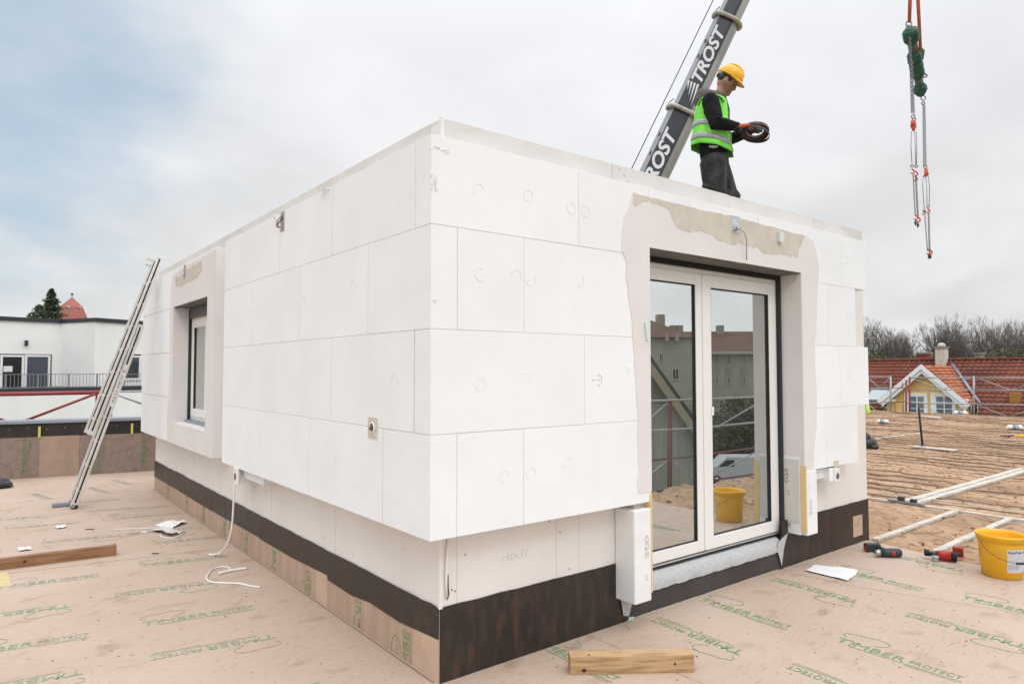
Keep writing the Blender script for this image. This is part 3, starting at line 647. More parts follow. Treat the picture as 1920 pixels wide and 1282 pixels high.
# white tape hanging from the socket
tp = [(-.158, 2.90, .62), (-.162, 2.90, .50), (-.165, 2.905, .38), (-.17, 2.91, .27), (-.18, 2.93, .18), (-.20, 2.98, .09), (-.225, 3.05, .03), (-.26, 3.13, .006), (-.275, 3.17, .004)]
def spl(pts, n=8):
    pts = [Vector(p) for p in pts]; out_ = []
    for i in range(len(pts)-1):
        p0 = pts[max(i-1, 0)]; p1 = pts[i]; p2 = pts[i+1]; p3 = pts[min(i+2, len(pts)-1)]
        for k in range(n):
            t = k/n; out_.append(.5*((2*p1)+(p2-p0)*t+(2*p0-5*p1+4*p2-p3)*t*t+(3*p1-p0-3*p2+p3)*t**3))
    out_.append(pts[-1]); return out_
m = MB(); m.tube(spl(tp), .0075, 6); m.build('cable_sleeve', 'upvc', B)
# ------------------------------------------------------------------ deck, soil cover, ground
def floor_mat():
    m = mk('timber_membrane_floor', (.50, .382, .295), (.455, .345, .262), scale=1.3, rough=.62, rvar=.12, bump=.05, bscale=40, lo=.35, hi=.7, spec=.35)
    nt = m.node_tree; N = nt.nodes; L = nt.links; b = N['Principled BSDF']
    base = b.inputs['Base Color'].links[0].from_socket
    tc = N.new('ShaderNodeTexCoord')
    def layer(base, scale, stretch, col, lo, hi, amt, rot=0, detail=3):
        mp = N.new('ShaderNodeMapping'); mp.inputs['Scale'].default_value = stretch; mp.inputs['Rotation'].default_value = (0, 0, rot); L.new(tc.outputs['Object'], mp.inputs[0])
        nz = N.new('ShaderNodeTexNoise'); nz.inputs['Scale'].default_value = scale; nz.inputs['Detail'].default_value = detail; L.new(mp.outputs[0], nz.inputs['Vector'])
        mr = N.new('ShaderNodeMapRange'); mr.inputs[1].default_value = lo; mr.inputs[2].default_value = hi; mr.inputs[4].default_value = amt; L.new(nz.outputs['Fac'], mr.inputs[0])
        mx = N.new('ShaderNodeMix'); mx.data_type = 'RGBA'; L.new(mr.outputs[0], mx.inputs[0]); L.new(base, mx.inputs[6]); mx.inputs[7].default_value = (*col, 1); return mx.outputs[2]
    c = layer(base, 16, (1, 14, 1), (.33, .235, .175), .52, .72, .5, R(9), 4)      # fibre streaks
    c = layer(c, 7, (1.5, 9, 1), (.30, .215, .16), .60, .72, .55, R(9), 2)          # short dashes
    c = layer(c, 3.5, (1, 1.6, 1), (.30, .19, .12), .58, .72, .6, 0, 8)               # dirt smears
    c = layer(c, 34, (1, 1, 1), (.16, .10, .065), .66, .72, .8, 0, 3)             # specks
    c = layer(c, .8, (1, 1, 1), (.53, .42, .335), .50, .72, .6, 0, 3)             # dusty paler zones
    L.new(c, b.inputs['Base Color']); return m
M['floor'] = floor_mat()
m = MB()
m.prism([(-9, -7, 0), (4.34, -7, 0), (4.40, -.93, 0), (4.53, .02, 0), (4.53, 2.0, 0), (4.53, 8.15, 0), (2.5, 8.25, 0), (.31, 8.72, 0), (-1.58, 9.12, 0), (-9, 10.6, 0)], (0, 0, -.25))
fl = m.build('floor', 'floor'); tag(fl, kind='structure')
# seams between the sheets, thin dark lines of dirt in the gaps
m = MB()
m.ribbon([(-9, 4.75, .0012), (-.921, 3.448, .0012), (-.01, 3.305, .0012)], .006)
m.ribbon([(-9, 6.75, .0012), (-1.6, 6.92, .0012), (0, 6.955, .0012)], .006)
m.ribbon([(3.06, -.02, .0012), (3.10, -.5, .0012), (3.40, -1.47, .0012), (4.2, -4.0, .0012)], .003)
m.ribbon([(1.0, -.01, .0012), (1.02, -1.2, .0012), (1.05, -7, .0012)], .003)
m.ribbon([(-.02, 0.02, .0012), (-.02, 6.9, .0012)], .012)
m.build('sheet_seam', mk('seam_dirt', (.27, .19, .14), rough=.9), fl)
# prints on the deck
m = 'green_floor'; mf = 'green_faint'
def dirv(a): return (math.cos(R(a)), math.sin(R(a)), 0)
def place(mb, x, y, ang, k=1.0):
    U = Vector(dirv(ang)); V = Vector((-U.y, U.x, 0)); q_ = MB(); logo(q_, (x, y, .0018), U, V, k)
    emit(q_, 'printed_lettering', mb, fl, kill=lambda c: (c.x > -.012 and -.012 < c.y < 6.95) or c.x > 4.36)
# left sheets run at about -9 degrees, every second row upside down
for row, (y0, x0, flip) in enumerate(((1.74, -1.02, 0), (3.13, -.80, 0), (3.16, -1.71, 0), (1.86, -1.92, 0), (.42, -1.1, 0), (.30, -2.0, 0), (3.14, -2.6, 0), (1.9, -2.8, 0))):
    place('green_left', x0, y0, -8.5, .98)
for (xe, ye) in ((-.42, 1.13), (-.42, 2.40), (-1.30, 2.47), (-1.35, 1.27), (-.30, -.10), (-1.2, 0.0), (-2.2, 2.6), (-2.25, 1.4)):
    place('green_left', xe, ye, 180-8.5, .98)
for (x0, y0) in ((-.58, 3.83), (-1.50, 3.95), (-.72, 5.20), (-1.62, 5.35), (-1.1, 6.5), (-2.4, 4.1), (-2.6, 5.5)): place(mf, x0, y0, -8.5, .98)
for (x0, y0) in ((-.72, 4.42), (-1.62, 4.52), (-.25, 5.72), (-1.2, 5.85), (-.05, 4.30), (-2.1, 6.0)): place(mf, x0, y0, 171.5, .98)
for (x0, y0, a) in ((-1.3, 7.5, -75), (-.7, 7.6, -75), (-.15, 7.5, 105), (-1.75, 7.9, 105)): place(mf, x0, y0, a, .98)
# right sheets read away from the wall (towards -y)
for (x, y) in ((.690, .13), (2.005, -.04), (2.05, -.93), (3.40, -.25), (3.43, -1.10), (.70, -.80), (2.04, -1.85), (3.5, -2.0), (.72, -1.75)): place(m, x, y, -90, .98)
for (x, y) in ((1.515, -.73), (2.83, -.74), (2.83, -1.66), (1.555, -1.60), (4.18, -.92), (1.56, -2.5), (2.86, -2.6)): place(m, x, y, 90, .98)

# soil cover of the green roof beyond the deck
def soil():
    r_ = np.random.RandomState(4)
    wide_ = lambda X: np.clip((X-6.4)/.5, .15, 1)
    pitch = .42; offs = np.array([0, .012, .026, .075, .13, .19, .25, .31, .37]); nk = int((25.2-4.36)/pitch)
    xs1 = (4.36+np.arange(nk)[:, None]*pitch+offs[None, :]).ravel(); kk = np.repeat(np.arange(nk), len(offs)); jj = np.tile(np.arange(len(offs)), nk)
    ys1 = np.arange(-2.62, 9.0, .04)
    X, Y = np.meshgrid(xs1, ys1, indexing='ij'); K = np.meshgrid(kk, ys1, indexing='ij')[0]; J = np.meshgrid(jj, ys1, indexing='ij')[0]
    def vn(X, Y, fx, fy, seed):
        rs = np.random.RandomState(seed); g = rs.rand(128, 128); x = X*fx; y = Y*fy; xi = np.floor(x).astype(int); yi = np.floor(y).astype(int); tx = x-xi; ty = y-yi
        tx = tx*tx*(3-2*tx); ty = ty*ty*(3-2*ty); a = g[xi % 128, yi % 128]; b = g[(xi+1) % 128, yi % 128]; c = g[xi % 128, (yi+1) % 128]; d = g[(xi+1) % 128, (yi+1) % 128]
        return a*(1-tx)*(1-ty)+b*tx*(1-ty)+c*(1-tx)*ty+d*tx*ty-.5
    Zh = .030*vn(X, Y, 1.1, .8, 1)+.038*vn(X, Y, 6, 2.4, 2)+.034*vn(X, Y, 13, 7, 3)+.016*vn(X, Y, 27, 20, 5)
    # mats laid in strips along y, with an open gap and a raised lip at each
    idx = K
    wide = np.clip((X-6.6)/.3, 0, 1); open_ = np.clip(.62+1.5*vn(X*0+K*.77, Y, 1, .7, 9), 0, 1)*wide
    tt = (X-4.36-K*pitch)/pitch
    Zh *= (1-.5*wide)
    Zh += (1-wide)*(.045*vn(X, Y, 9, 7, 31)+.03*vn(X, Y, 19, 15, 32))
    Zh += wide*(.040*np.clip(1-tt, 0, 1)-.02)*(.6+.8*(vn(X*0+K*.31, Y, 1, .5, 10)+.5))
    Zh -= np.where(J == 1, .075, 0)*open_+np.where(J == 0, .02, 0)*open_
    Zh += .05*np.clip(vn(X, Y, 3.3, 2.2, 10)-.36, 0, 1)*2.0
    X = X+wide*(.06*vn(X*0+K*.53, Y, 1, .35, 21)+.016*vn(X*0+K*.53, Y, 1, 2.2, 22))
    for yc, wd, x0, x1 in ((-.035, .05, 4.3, 6.6), (-.52, .05, 4.3, 6.6), (.50, .13, 6.7, 11.5), (.62, .05, 4.3, 5.9)):
        m_ = (X > x0) & (X < x1); near = np.clip((np.abs(Y-yc)-wd)/.12, 0, 1); Zh = np.where(m_, np.where(np.abs(Y-yc) < wd, np.minimum(Zh, -.02), Zh*(.35+.65*near)-.008*(1-near)), Zh)
    near = np.clip((np.abs(X-6.62)-.06)/.15, 0, 1); m_ = (Y > -2.2) & (Y < 1.5)
    Zh = np.where(m_, np.where(np.abs(X-6.62) < .06, np.minimum(Zh, -.02), Zh*(.35+.65*near)-.008*(1-near)), Zh)
    edge = np.clip((X-4.36)/.25, 0, 1); Zh = Zh*edge + (-.012)*(1-edge)
    # rounded far edges
    strip_tone = np.random.RandomState(12).rand(400)
    Zh -= .25*np.clip((X-24.6)/.6, 0, 1)**2
    Zh += -.005
    n0, n1 = X.shape; vs = np.stack([X, Y, Zh], -1).reshape(-1, 3)
    i = np.arange(n0*n1).reshape(n0, n1); q = np.stack([i[:-1, :-1], i[1:, :-1], i[1:, 1:], i[:-1, 1:]], -1).reshape(-1, 4)
    me = bpy.data.meshes.new('soil'); me.vertices.add(len(vs)); me.vertices.foreach_set('co', vs.ravel()); me.loops.add(q.size); me.loops.foreach_set('vertex_index', q.ravel())
    me.polygons.add(len(q)); me.polygons.foreach_set('loop_start', np.arange(0, q.size, 4)); me.polygons.foreach_set('use_smooth', np.ones(len(q), bool)); me.update(calc_edges=True); me.validate()
    o = bpy.data.objects.new('soil_cover', me); COL.objects.link(o)
    mt = mk('roof_substrate', (.47, .315, .20), (.34, .22, .135), scale=2.2, stretch=(1.6, .7, 1), rough=.95, bump=.6, bscale=34, bstretch=(1.6, .6, 1), lo=.35, hi=.68, spec=.1, detail=8)
    nt = mt.node_tree; N = nt.nodes; L = nt.links; b = N['Principled BSDF']; base = b.inputs['Base Color'].links[0].from_socket
    for (sc2, st, col, lo, hi, amt) in ((26, (1.4, .45, 1), (.15, .09, .055), .53, .68, .85), (40, (1, .6, 1), (.56, .42, .29), .60, .72, .6), (3.2, (2.6, .35, 1), (.13, .08, .05), .57, .70, .75)):
        tc = N.new('ShaderNodeTexCoord'); mp = N.new('ShaderNodeMapping'); mp.inputs['Scale'].default_value = st; L.new(tc.outputs['Object'], mp.inputs[0])
        nz = N.new('ShaderNodeTexNoise'); nz.inputs['Scale'].default_value = sc2; nz.inputs['Detail'].default_value = 5; L.new(mp.outputs[0], nz.inputs['Vector'])
        mr = N.new('ShaderNodeMapRange'); mr.inputs[1].default_value = lo; mr.inputs[2].default_value = hi; mr.inputs[4].default_value = amt; L.new(nz.outputs['Fac'], mr.inputs[0])
        mx = N.new('ShaderNodeMix'); mx.data_type = 'RGBA'; L.new(mr.outputs[0], mx.inputs[0]); L.new(base, mx.inputs[6]); mx.inputs[7].default_value = (*col, 1); base = mx.outputs[2]
    L.new(base, b.inputs['Base Color'])
    at = me.attributes.new('tone', 'FLOAT', 'POINT'); at.data.foreach_set('value', (strip_tone[idx % 400]*np.clip((X-6.2)/.6, 0, 1)+.5*(1-np.clip((X-6.2)/.6, 0, 1))).ravel().astype(np.float32))
    an_ = N.new('ShaderNodeAttribute'); an_.attribute_name = 'tone'; mr = N.new('ShaderNodeMapRange'); mr.inputs[3].default_value = .80; mr.inputs[4].default_value = 1.14; L.new(an_.outputs['Fac'], mr.inputs[0])
    hs = N.new('ShaderNodeHueSaturation'); L.new(mr.outputs[0], hs.inputs['Value']); L.new(base, hs.inputs['Color']); L.new(hs.outputs[0], b.inputs['Base Color'])
    me.materials.append(mt); me.materials.append(mk('shaded_gap_earth', (.12, .075, .048), (.20, .13, .085), scale=20, rough=.95))  # dark earth in the strip gaps, with the shade under the lips painted in
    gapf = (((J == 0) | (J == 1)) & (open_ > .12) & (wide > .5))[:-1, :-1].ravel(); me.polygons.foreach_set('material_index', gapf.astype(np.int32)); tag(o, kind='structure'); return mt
soilmat = soil()
# clods and crumbs on the cover and the deck
def crumbs(name, n, area, zf, smin, smax, mat, seed, label):
    r_ = random.Random(seed); m = MB()
    for _ in range(n):
        x, y = area(r_); s = r_.uniform(smin, smax); z = zf
        m.ell((x, y, z+s*.25), (s*r_.uniform(.6, 1.8), s*r_.uniform(.5, 1.5), s*r_.uniform(.3, .7)), 5, 3)
    o = m.build(name, mat, recalc=False); tag(o, label, 'dirt crumbs', kind='stuff')
dirt = mk('dirt', (.17, .10, .06), (.28, .17, .10), scale=20, rough=.95)
def deckarea(r_):
    while True:
        x = r_.uniform(.7, 4.3); y = r_.uniform(-2.4, -.03)
        return x, y
crumbs('dirt_crumbs', 260, deckarea, .001, .0015, .005, dirt, 3, 'small brown crumbs of earth scattered over the deck in front of the door')
crumbs('dirt_crumbs', 60, lambda r_: (r_.uniform(-2, -.05), r_.uniform(.5, 6.9)), .001, .002, .006, dirt, 5, 'sparse dark specks of dirt on the deck left of the building')
crumbs('soil_clods', 2400, lambda r_: (4.5+abs(r_.gauss(0, 1))*5, r_.uniform(-2.5, 6)), -.008, .006, .022, mk('clod', (.24, .15, .09), (.40, .26, .16), scale=15, rough=.95), 6, 'dark loose clods lying over the brown roof substrate')

# white battens
bat = mk('white_batten', (.55, .52, .45), (.42, .37, .29), scale=14, rough=.8, lo=.45, hi=.75)
def batten(a, b, w_, label, z0=-.020, h=.026):
    a = Vector(a+(0,)); b = Vector(b+(0,)); d = (b-a); L_ = d.length; ang = math.atan2(d.y, d.x)
    m = MB(); n = max(2, int(L_/.15)); rr = random.Random(label)
    vs = []; fs = []
    for i in range(n+1):
        x = L_*i/n; jz = rr.uniform(-.003, .003); jw = rr.uniform(-.004, .004)
        vs += [(x, -w_/2+jw, 0), (x, w_/2+jw, 0), (x, w_/2+jw, h+jz), (x, -w_/2+jw, h+jz)]
    for i in range(n):
        for j in range(4): fs.append((4*i+j, 4*i+(j+1) % 4, 4*i+4+(j+1) % 4, 4*i+4+j))
    fs += [(3, 2, 1, 0), tuple(4*n+j for j in range(4))]
    m.add(vs, fs); o = m.build('batten', bat); o.location = (a.x, a.y, z0); o.rotation_euler = (0, 0, ang)
    tag(o, label, 'batten', 'white battens set in the roof substrate')
batten((4.62, -.035), (6.56, -.02), .06, 'short white batten running from the deck edge beside the cordless drill')
batten((4.60, -.535), (6.58, -.505), .06, 'short white batten running past the bucket from the red screw gun')
batten((6.62, 1.25), (6.62, -1.9), .065, 'long white batten lying crosswise where the others end')
batten((6.76, .555), (10.95, .555), .085, 'upper of two parallel white battens running to the right edge')
batten((6.76, .445), (10.95, .445), .085, 'lower of two parallel white battens running to the right edge')
batten((7.1, 1.0), (7.1, -1.6), .025, 'thin white batten just behind the crosswise one')
batten((13.37, 4.02), (16.24, 3.96), .11, 'pale batten far out on the substrate behind the black pole')
batten((4.60, .62), (5.9, .63), .04, 'white batten emerging right at the building corner')
m = MB(); m.box((6.52, .28, .012), (6.58, .66, .035)); o = m.build('metal_profile', 'zinc')
m = MB(); m.box((6.52, .49, .036), (6.57, .55, .08)); m.build('clamp', 'toolgrey', o)
m = MB(); m.box((6.52, .36, .036), (6.57, .42, .07)); m.build('clamp', 'toolgrey', o); tag(o, 'grey metal profile with two clamps lying where the battens meet', 'metal profile')

# roof edge upstand at the back left
U0 = Vector((-9, 10.55, 0)); U1 = Vector((.33, 8.70, 0)); ud = (U1-U0).normalized(); un = Vector((-ud.y, ud.x, 0))
UM = Matrix(((ud.x, un.x, 0, U1.x), (ud.y, un.y, 0, U1.y), (0, 0, 1, 0), (0, 0, 0, 1)))
P = thing('parapet_upstand', 'low roof-edge upstand with brown membrane, black band and zinc coping at the back left', 'parapet')
m = MB(); m.box((-9.5, .003, -.2), (5, .25, .815), mat=UM); m.build('wall', mk('upstand_black', (.018, .014, .013), (.03, .022, .018), 5, rough=.5), P)
m = MB()
for a, b in ((-9.5, -3.9), (-3.898, -2.62), (-2.2, 4.0)): m.box((a, -.004, 0), (b, .003, .58), mat=UM)
m.build('membrane_panel', 'taupe', P)
m = MB(); m.box((-1.48, -.006, 0), (-1.0, -.0042, .585), mat=UM); m.build('membrane_patch', mk('tan_strip', (.36, .26, .20), (.31, .22, .165), 6, rough=.7), P)
m = MB(); m.box((-9.5, -.03, .775), (5, .28, .82), mat=UM); m.build('coping', 'zinc', P, bevel=.004)
for x in (-1.50, -.34):
    m = MB(); m.box((x, -.03, .57), (x+.03, -.001, .73), mat=UM); m.build('bracket', 'brass', P, bevel=.003)
m = MB()
for i in range(36): m.ell(UM @ Vector((-8+.22*i, -.0015, .70+.012*((i*7) % 3-1))), (.009, .009, .009), 6, 4)
m.build('nail_head', 'zinc', P)
up = Vector((0, 0, 1)); gd_ = mk('green_dark', (.07, .17, .06), (.12, .20, .09), 20, rough=.8)
for s_, z_, fl_ in ((-1.62, .0, 1), (-.13, .03, 1), (-2.45, -.3, 1), (-.78, .62, -1), (-3.3, .7, -1), (.7, .5, -1), (-4.2, .0, 1)):
    m = MB(); logo(m, UM @ Vector((s_, -.0065, z_)), up*fl_, -ud*fl_, .98)
    emit(m, 'printed_lettering', gd_, P, (((0, 0, .575), (0, 0, 1)), ((0, 0, .004), (0, 0, -1))))

# ------------------------------------------------------------------ ladder
LD = thing('ladder', 'two-section aluminium ladder leaning on the far end of the building', 'ladder')
def ladder_section(name, ax0, az0, ax1, az1, y0, y1, depth, skip=0):
    a = Vector((ax0, 0, az0)); b = Vector((ax1, 0, az1)); d = (b-a).normalized(); n = Vector((-d.z, 0, d.x)); L_ = (b-a).length
    Mx = lambda yy: Matrix(((d.x, 0, n.x, a.x), (0, 1, 0, yy), (d.z, 0, n.z, a.z), (0, 0, 0, 1)))
    for k, yy in enumerate((y0, y1)):
        m = MB(); m.box((0, -.013, 0), (L_, .013, depth), mat=Mx(yy)); rail = m.build('rail', 'alu2', LD, bevel=.003)
        m = MB(); m.box((.05, -.0145, depth*.42), (L_-.03, -.0128, depth*.66), mat=Mx(yy)); m.build('rail_groove', 'black', rail)
        if k == 0:
            m = MB(); nseg = int(L_/.28)
            for i in range(nseg): m.box((.178+i*.28, -.0155, depth*.40), (.184+i*.28, -.0146, depth*.68), mat=Mx(yy))
            m.build('rung_rivet', 'alu2', rail)
    for i in range(int(L_/.28)):
        c_ = a+d*(.18+i*.28)+n*depth*.5; m = MB()
        Mr = Matrix(((d.x, 0, n.x, c_.x), (0, 1, 0, 0), (d.z, 0, n.z, c_.z), (0, 0, 0, 1)))
        m.box((-.016, y0+.013, -.016), (.016, y1-.013, .016), mat=Mr); m.build('rung', 'alu', LD, bevel=.003)
    return a, d, n, L_, Mx
a, d, n, L_, Mx = ladder_section('lower', -.935, .012, -.305, 2.06, 6.06, 6.31, .070)
m = MB(); m.box((-.010, -.016, -.002), (.03, .016, .064), mat=Mx(6.06)); m.build('rubber_foot', 'black', LD, bevel=.004)
m = MB(); m.box((-.010, -.016, -.002), (.03, .016, .064), mat=Mx(6.31)); m.build('rubber_foot', 'black', LD, bevel=.004)
m = MB(); m.box((1.15, -.0156, .025), (1.65, -.0149, .047), mat=Mx(6.06)); lb_ = m.build('sticker', 'paper', LD)
m = MB(); P0 = Mx(6.06) @ Vector((1.19, -.0162, .029)); put_text(m, 'ALU PRO 2', P0, d, n, .017, w=.40, bold=.01); m.build('lettering', 'black', LD)
a2, d2, n2, L2, Mx2 = ladder_section('upper', -.795, .80, -.118, 2.88, 6.035, 6.335, .070)
m = MB(); m.box((-1.15, 6.28, .006), (-.955, 6.34, .045)); m.box((-.99, 6.04, .02), (-.955, 6.275, .05)); m.build('stabiliser_bar', 'zinc', LD, bevel=.004)
m = MB(); m.box((L2-.10, -.03, .066), (L2-.06, .03, .12), mat=Mx2(6.33)); m.box((L2-.03, -.02, .05), (L2+.01, .02, .13), mat=Mx2(6.33)); m.build('hook', 'alu2', LD, bevel=.004)

# ------------------------------------------------------------------ timber offcuts
def timber(name, a, b, w_, h, mat, label, tilt=0, chip=None):
    a = Vector(a); b = Vector(b); d = b-a; L_ = d.length; m = MB(); n = 12; rr = random.Random(label); vs = []; fs = []
    for i in range(n+1):
        x = L_*i/n
        for yy, zz in ((-w_/2, 0), (w_/2, 0), (w_/2, h), (-w_/2, h)): vs.append((x, yy+rr.uniform(-.0015, .0015), zz+(rr.uniform(-.0015, .0015) if zz else 0)))
    for i in range(n):
        for j in range(4): fs.append((4*i+j, 4*i+(j+1) % 4, 4*i+4+(j+1) % 4, 4*i+4+j))
    fs += [(3, 2, 1, 0), tuple(4*n+j for j in range(4))]
    m.add(vs, fs); o = m.build(name, mat, bevel=.003); o.location = a; o.rotation_euler = (0, 0, math.atan2(d.y, d.x)); tag(o, label, 'timber beam'); return o
o = timber('timber_beam', (-2.45, 3.80, 0), (-.885, 3.66, 0), .06, .082, 'wood', 'long weathered timber beam lying on the deck at the left edge')
m = MB(); m.ell((.95, -.031, .045), (.012, .002, .010), 8, 4); m.ell((.45, -.031, .03), (.014, .002, .012), 8, 4); m.build('knot', 'knot', o)
pa = pl(1080, 1263, 2, 0); pb = pl(1312, 1258, 2, 0)
o = timber('timber_block', (pa.x-.005, pa.y+.045, 0), (pb.x-.005, pb.y+.045, 0), .085, .088, 'wood2', 'short pale timber block lying in front of the dark plinth at the bottom edge')
Lb = (pb-pa).length
m = MB(); m.ell((.07, -.0435, .022), (.012, .0015, .009), 8, 4); m.ell((Lb-.10, -.0435, .045), (.005, .0015, .007), 8, 4); m.ell((.10, -.02, .0885), (.004, .012, .0015), 8, 4); m.build('knot', 'knot', o)

# ------------------------------------------------------------------ paper, strips
def crumple(name, pts, t, mat, label, cat, seed, amp=.006, tilt=0):
    rr = random.Random(seed); bmq = bmesh.new(); vs = [bmq.verts.new((x, y, 0)) for x, y in pts]; f = bmq.faces.new(vs)
    bmesh.ops.triangulate(bmq, faces=[f]); bmesh.ops.subdivide_edges(bmq, edges=bmq.edges[:], cuts=4, use_grid_fill=True)
    for v in bmq.verts: v.co.z = .0035+abs(rr.gauss(0, amp))+.010*max(0, math.sin(v.co.x*19+v.co.y*7))*(amp/.006)
    me = bpy.data.meshes.new(name); bmq.to_mesh(me); bmq.free(); me.materials.append(M[mat] if isinstance(mat, str) else mat); 
    o = bpy.data.objects.new(name, me); COL.objects.link(o); so_ = o.modifiers.new('s', 'SOLIDIFY'); so_.thickness = .0008; tag(o, label, cat); return o
def ppx(pts, z=0): return [tuple(pl(x, y, 2, z)[:2]) for x, y in pts]
crumple('paper_sheet', ppx([(1510, 1071), (1527, 1060), (1608, 1070), (1606, 1076), (1590, 1090)]), 0, 'paper', 'white paper sheet lying on the deck before the right plinth', 'paper sheet', 2, .003)
crumple('paper_scrap', ppx([(290, 985), (345, 977), (350, 981), (325, 990), (318, 994)]), 0, 'paper', 'folded white paper scrap in the heap left of the building', 'paper scrap', 3, .010)
crumple('paper_scrap', ppx([(283, 996), (305, 988), (330, 995), (348, 998), (318, 1007)]), 0, mk('clear_paper', (.62, .60, .57), rough=.5), 'crinkled translucent scrap under the folded paper', 'paper scrap', 4, .014)
crumple('paper_scrap', ppx([(103, 988), (122, 985), (125, 989), (108, 992)]), 0, 'paper', 'tiny white scrap near the ladder foot', 'paper scrap', 5, .004)
o = crumple('paper_scrap', ppx([(33, 1029), (58, 1026), (60, 1031), (35, 1034)]), 0, 'paper', 'small white scrap with a dark dot behind the timber beam', 'paper scrap', 6, .004)
def strip(px, r_, label, z=.006, lift=None, name='plastic_strip'):
    pts = [pl(x, y, 2, 0) for x, y in px]; m = MB(); pts = [Vector((p.x, p.y, z+(lift[i] if lift else 0))) for i, p in enumerate(pts)]
    m.tube(spl(pts, 5), r_, 5); o = m.build(name, 'upvc'); tag(o, label, 'plastic strip'); return o
strip([(388, 1080), (387, 1086), (396, 1092), (420, 1094), (448, 1095), (468, 1099), (488, 1102)], .007, 'long curved white strip on the deck, ending in a straight tail')
strip([(388, 1082), (398, 1068), (420, 1063), (432, 1068), (418, 1074)], .006, 'white looped strip curling above the long curved one')
strip([(410, 1077), (435, 1071), (463, 1067)], .011, 'short straight white strip beside the loop', .010)
strip([(215, 993), (250, 992), (278, 991), (300, 989)], .0045, 'thin white strip trailing left from the paper heap')
strip([(300, 1002), (305, 1008), (325, 1009), (340, 1003), (345, 997)], .006, 'white curled strip at the front of the paper heap')
strip([(265, 999), (272, 998), (276, 999)], .008, 'tiny white strip left of the paper heap')
m = MB(); rr = random.Random(2)
p0 = pl(293, 1107, 2, 0)
stn = [((285, 1037), (298, 1037)), ((160, 992), (177, 992))]
for k_, (a_, b_) in enumerate(stn):
    A_ = pl(*a_, 2, .004); B_ = pl(*b_, 2, .004); m = MB(); m.tube([A_, (A_+B_)/2+Vector((0, 0, .002)), B_], .004, 5); o = m.build('wood_splinter', 'knot'); tag(o, 'dark splinter on the deck in front of the seam' if k_ == 0 else 'reddish splinter on the deck right of the ladder foot', 'splinter')
# yellow tape mark at left edge
m = MB(); q = ppx([(0, 1072), (14, 1072), (22, 1098), (0, 1100)]); m.prism([(x, y, .001) for x, y in q], (0, 0, .001)); o = m.build('tape_piece', mk('ytape_floor', (.62, .50, .22), (.48, .38, .27), 20, rough=.7)); tag(o, 'piece of yellow tape stuck to the deck under the beam at the left edge', 'tape')

# dark glove-like bundle at the left edge
m = MB(); c_ = pl(-4, 915, 2, 0); m.ell((c_.x, c_.y, .05), (.16, .13, .05), 14, 8); m.ell((c_.x+.07, c_.y-.05, .028), (.10, .05, .028), 12, 7); m.ell((c_.x+.05, c_.y+.05, .08), (.08, .07, .035), 12, 7); o = m.build('cloth_bundle', mk('dark_cloth', (.035, .033, .033), (.06, .055, .055), 12, rough=.9, bump=.3)); rm = o.modifiers.new('r', 'REMESH'); rm.mode = 'VOXEL'; rm.voxel_size = .01; rm.use_smooth_shade = True; tag(o, 'dark cloth bundle on the deck cut by the left edge', 'cloth bundle')
# black bag behind the right corner
m = MB(); c_ = pl(1624, 842, 2, 0); m.ell((c_.x, c_.y, .12), (.20, .20, .13), 14, 8); m.ell((c_.x-.06, c_.y+.0, .22), (.10, .12, .12), 12, 7); m.ell((c_.x, c_.y-.12, .06), (.12, .12, .06), 12, 7); o = m.build('rubbish_bag', mk('black_bag', (.012, .013, .016), (.03, .03, .035), 8, rough=.35, bump=.5, bscale=12)); rm = o.modifiers.new('r', 'REMESH'); rm.mode = 'VOXEL'; rm.voxel_size = .015; rm.use_smooth_shade = True; tag(o, 'black plastic bag on the substrate peeking past the building corner', 'bag')

# ------------------------------------------------------------------ pole on board
c_ = pl(1730, 839, 2, 0)
PO = thing('marker_pole', 'thin black pole standing upright on a pale board out on the substrate', 'pole', (c_.x, c_.y, 0))
m = MB(); m.tube([(0, 0, .02), (-.045, .04, .79)], .02, 8); m.build('pole', 'black', PO)
m = MB(); m.box((-.12, -.62, 0), (.12, .18, .018), mat=Matrix.Rotation(R(-8), 4, 'Z')); m.build('base_board', bat, PO, bevel=.003)
m = MB(); m.tube([(0, 0, .0), (0, 0, .04)], .05, 12); m.build('foot_plate', 'zinc', PO)

# wrappers on the soil
def lump(px, py, size, mat, name, label, cat, rz=0, z=0.0):
    p_ = pl(px, py, 2, 0); m = MB(); m.loft([((-size[0], 0, size[2]*.6), (0, 1, 0), (0, 0, 1), size[1]*.35, size[2]*.4), ((-size[0]*.7, 0, size[2]), (0, 1, 0), (0, 0, 1), size[1], size[2]), ((size[0]*.7, 0, size[2]), (0, 1, 0), (0, 0, 1), size[1], size[2]), ((size[0], 0, size[2]*.6), (0, 1, 0), (0, 0, 1), size[1]*.35, size[2]*.4)], 12)
    o = m.build(name, mat); o.location = (p_.x, p_.y, z); o.rotation_euler = (0, 0, rz); tag(o, label, cat)
    m = MB(); m.loft([((-size[0]*.35, 0, size[2]), (0, 1, 0), (0, 0, 1), size[1]*1.02, size[2]*1.02), ((size[0]*.35, 0, size[2]), (0, 1, 0), (0, 0, 1), size[1]*1.02, size[2]*1.02)], 12); m.build('label_band', mk('blue_print', (.10, .26, .38), (.5, .52, .52), 9, rough=.6), o)
lump(1655, 793, (.17, .09, .05), 'paper', 'foil_sack', 'white and blue sack lying far out left of the black pole', 'sack', R(-75))
lump(1903, 805, (.19, .10, .06), 'paper', 'foil_sack', 'white and blue sack lying near the right edge', 'sack', R(-60))
lump(1801, 776, (.22, .10, .07), 'paper', 'foil_sack', 'white and blue sack at the roof edge in front of the yellow house', 'sack', R(-70), -.03)
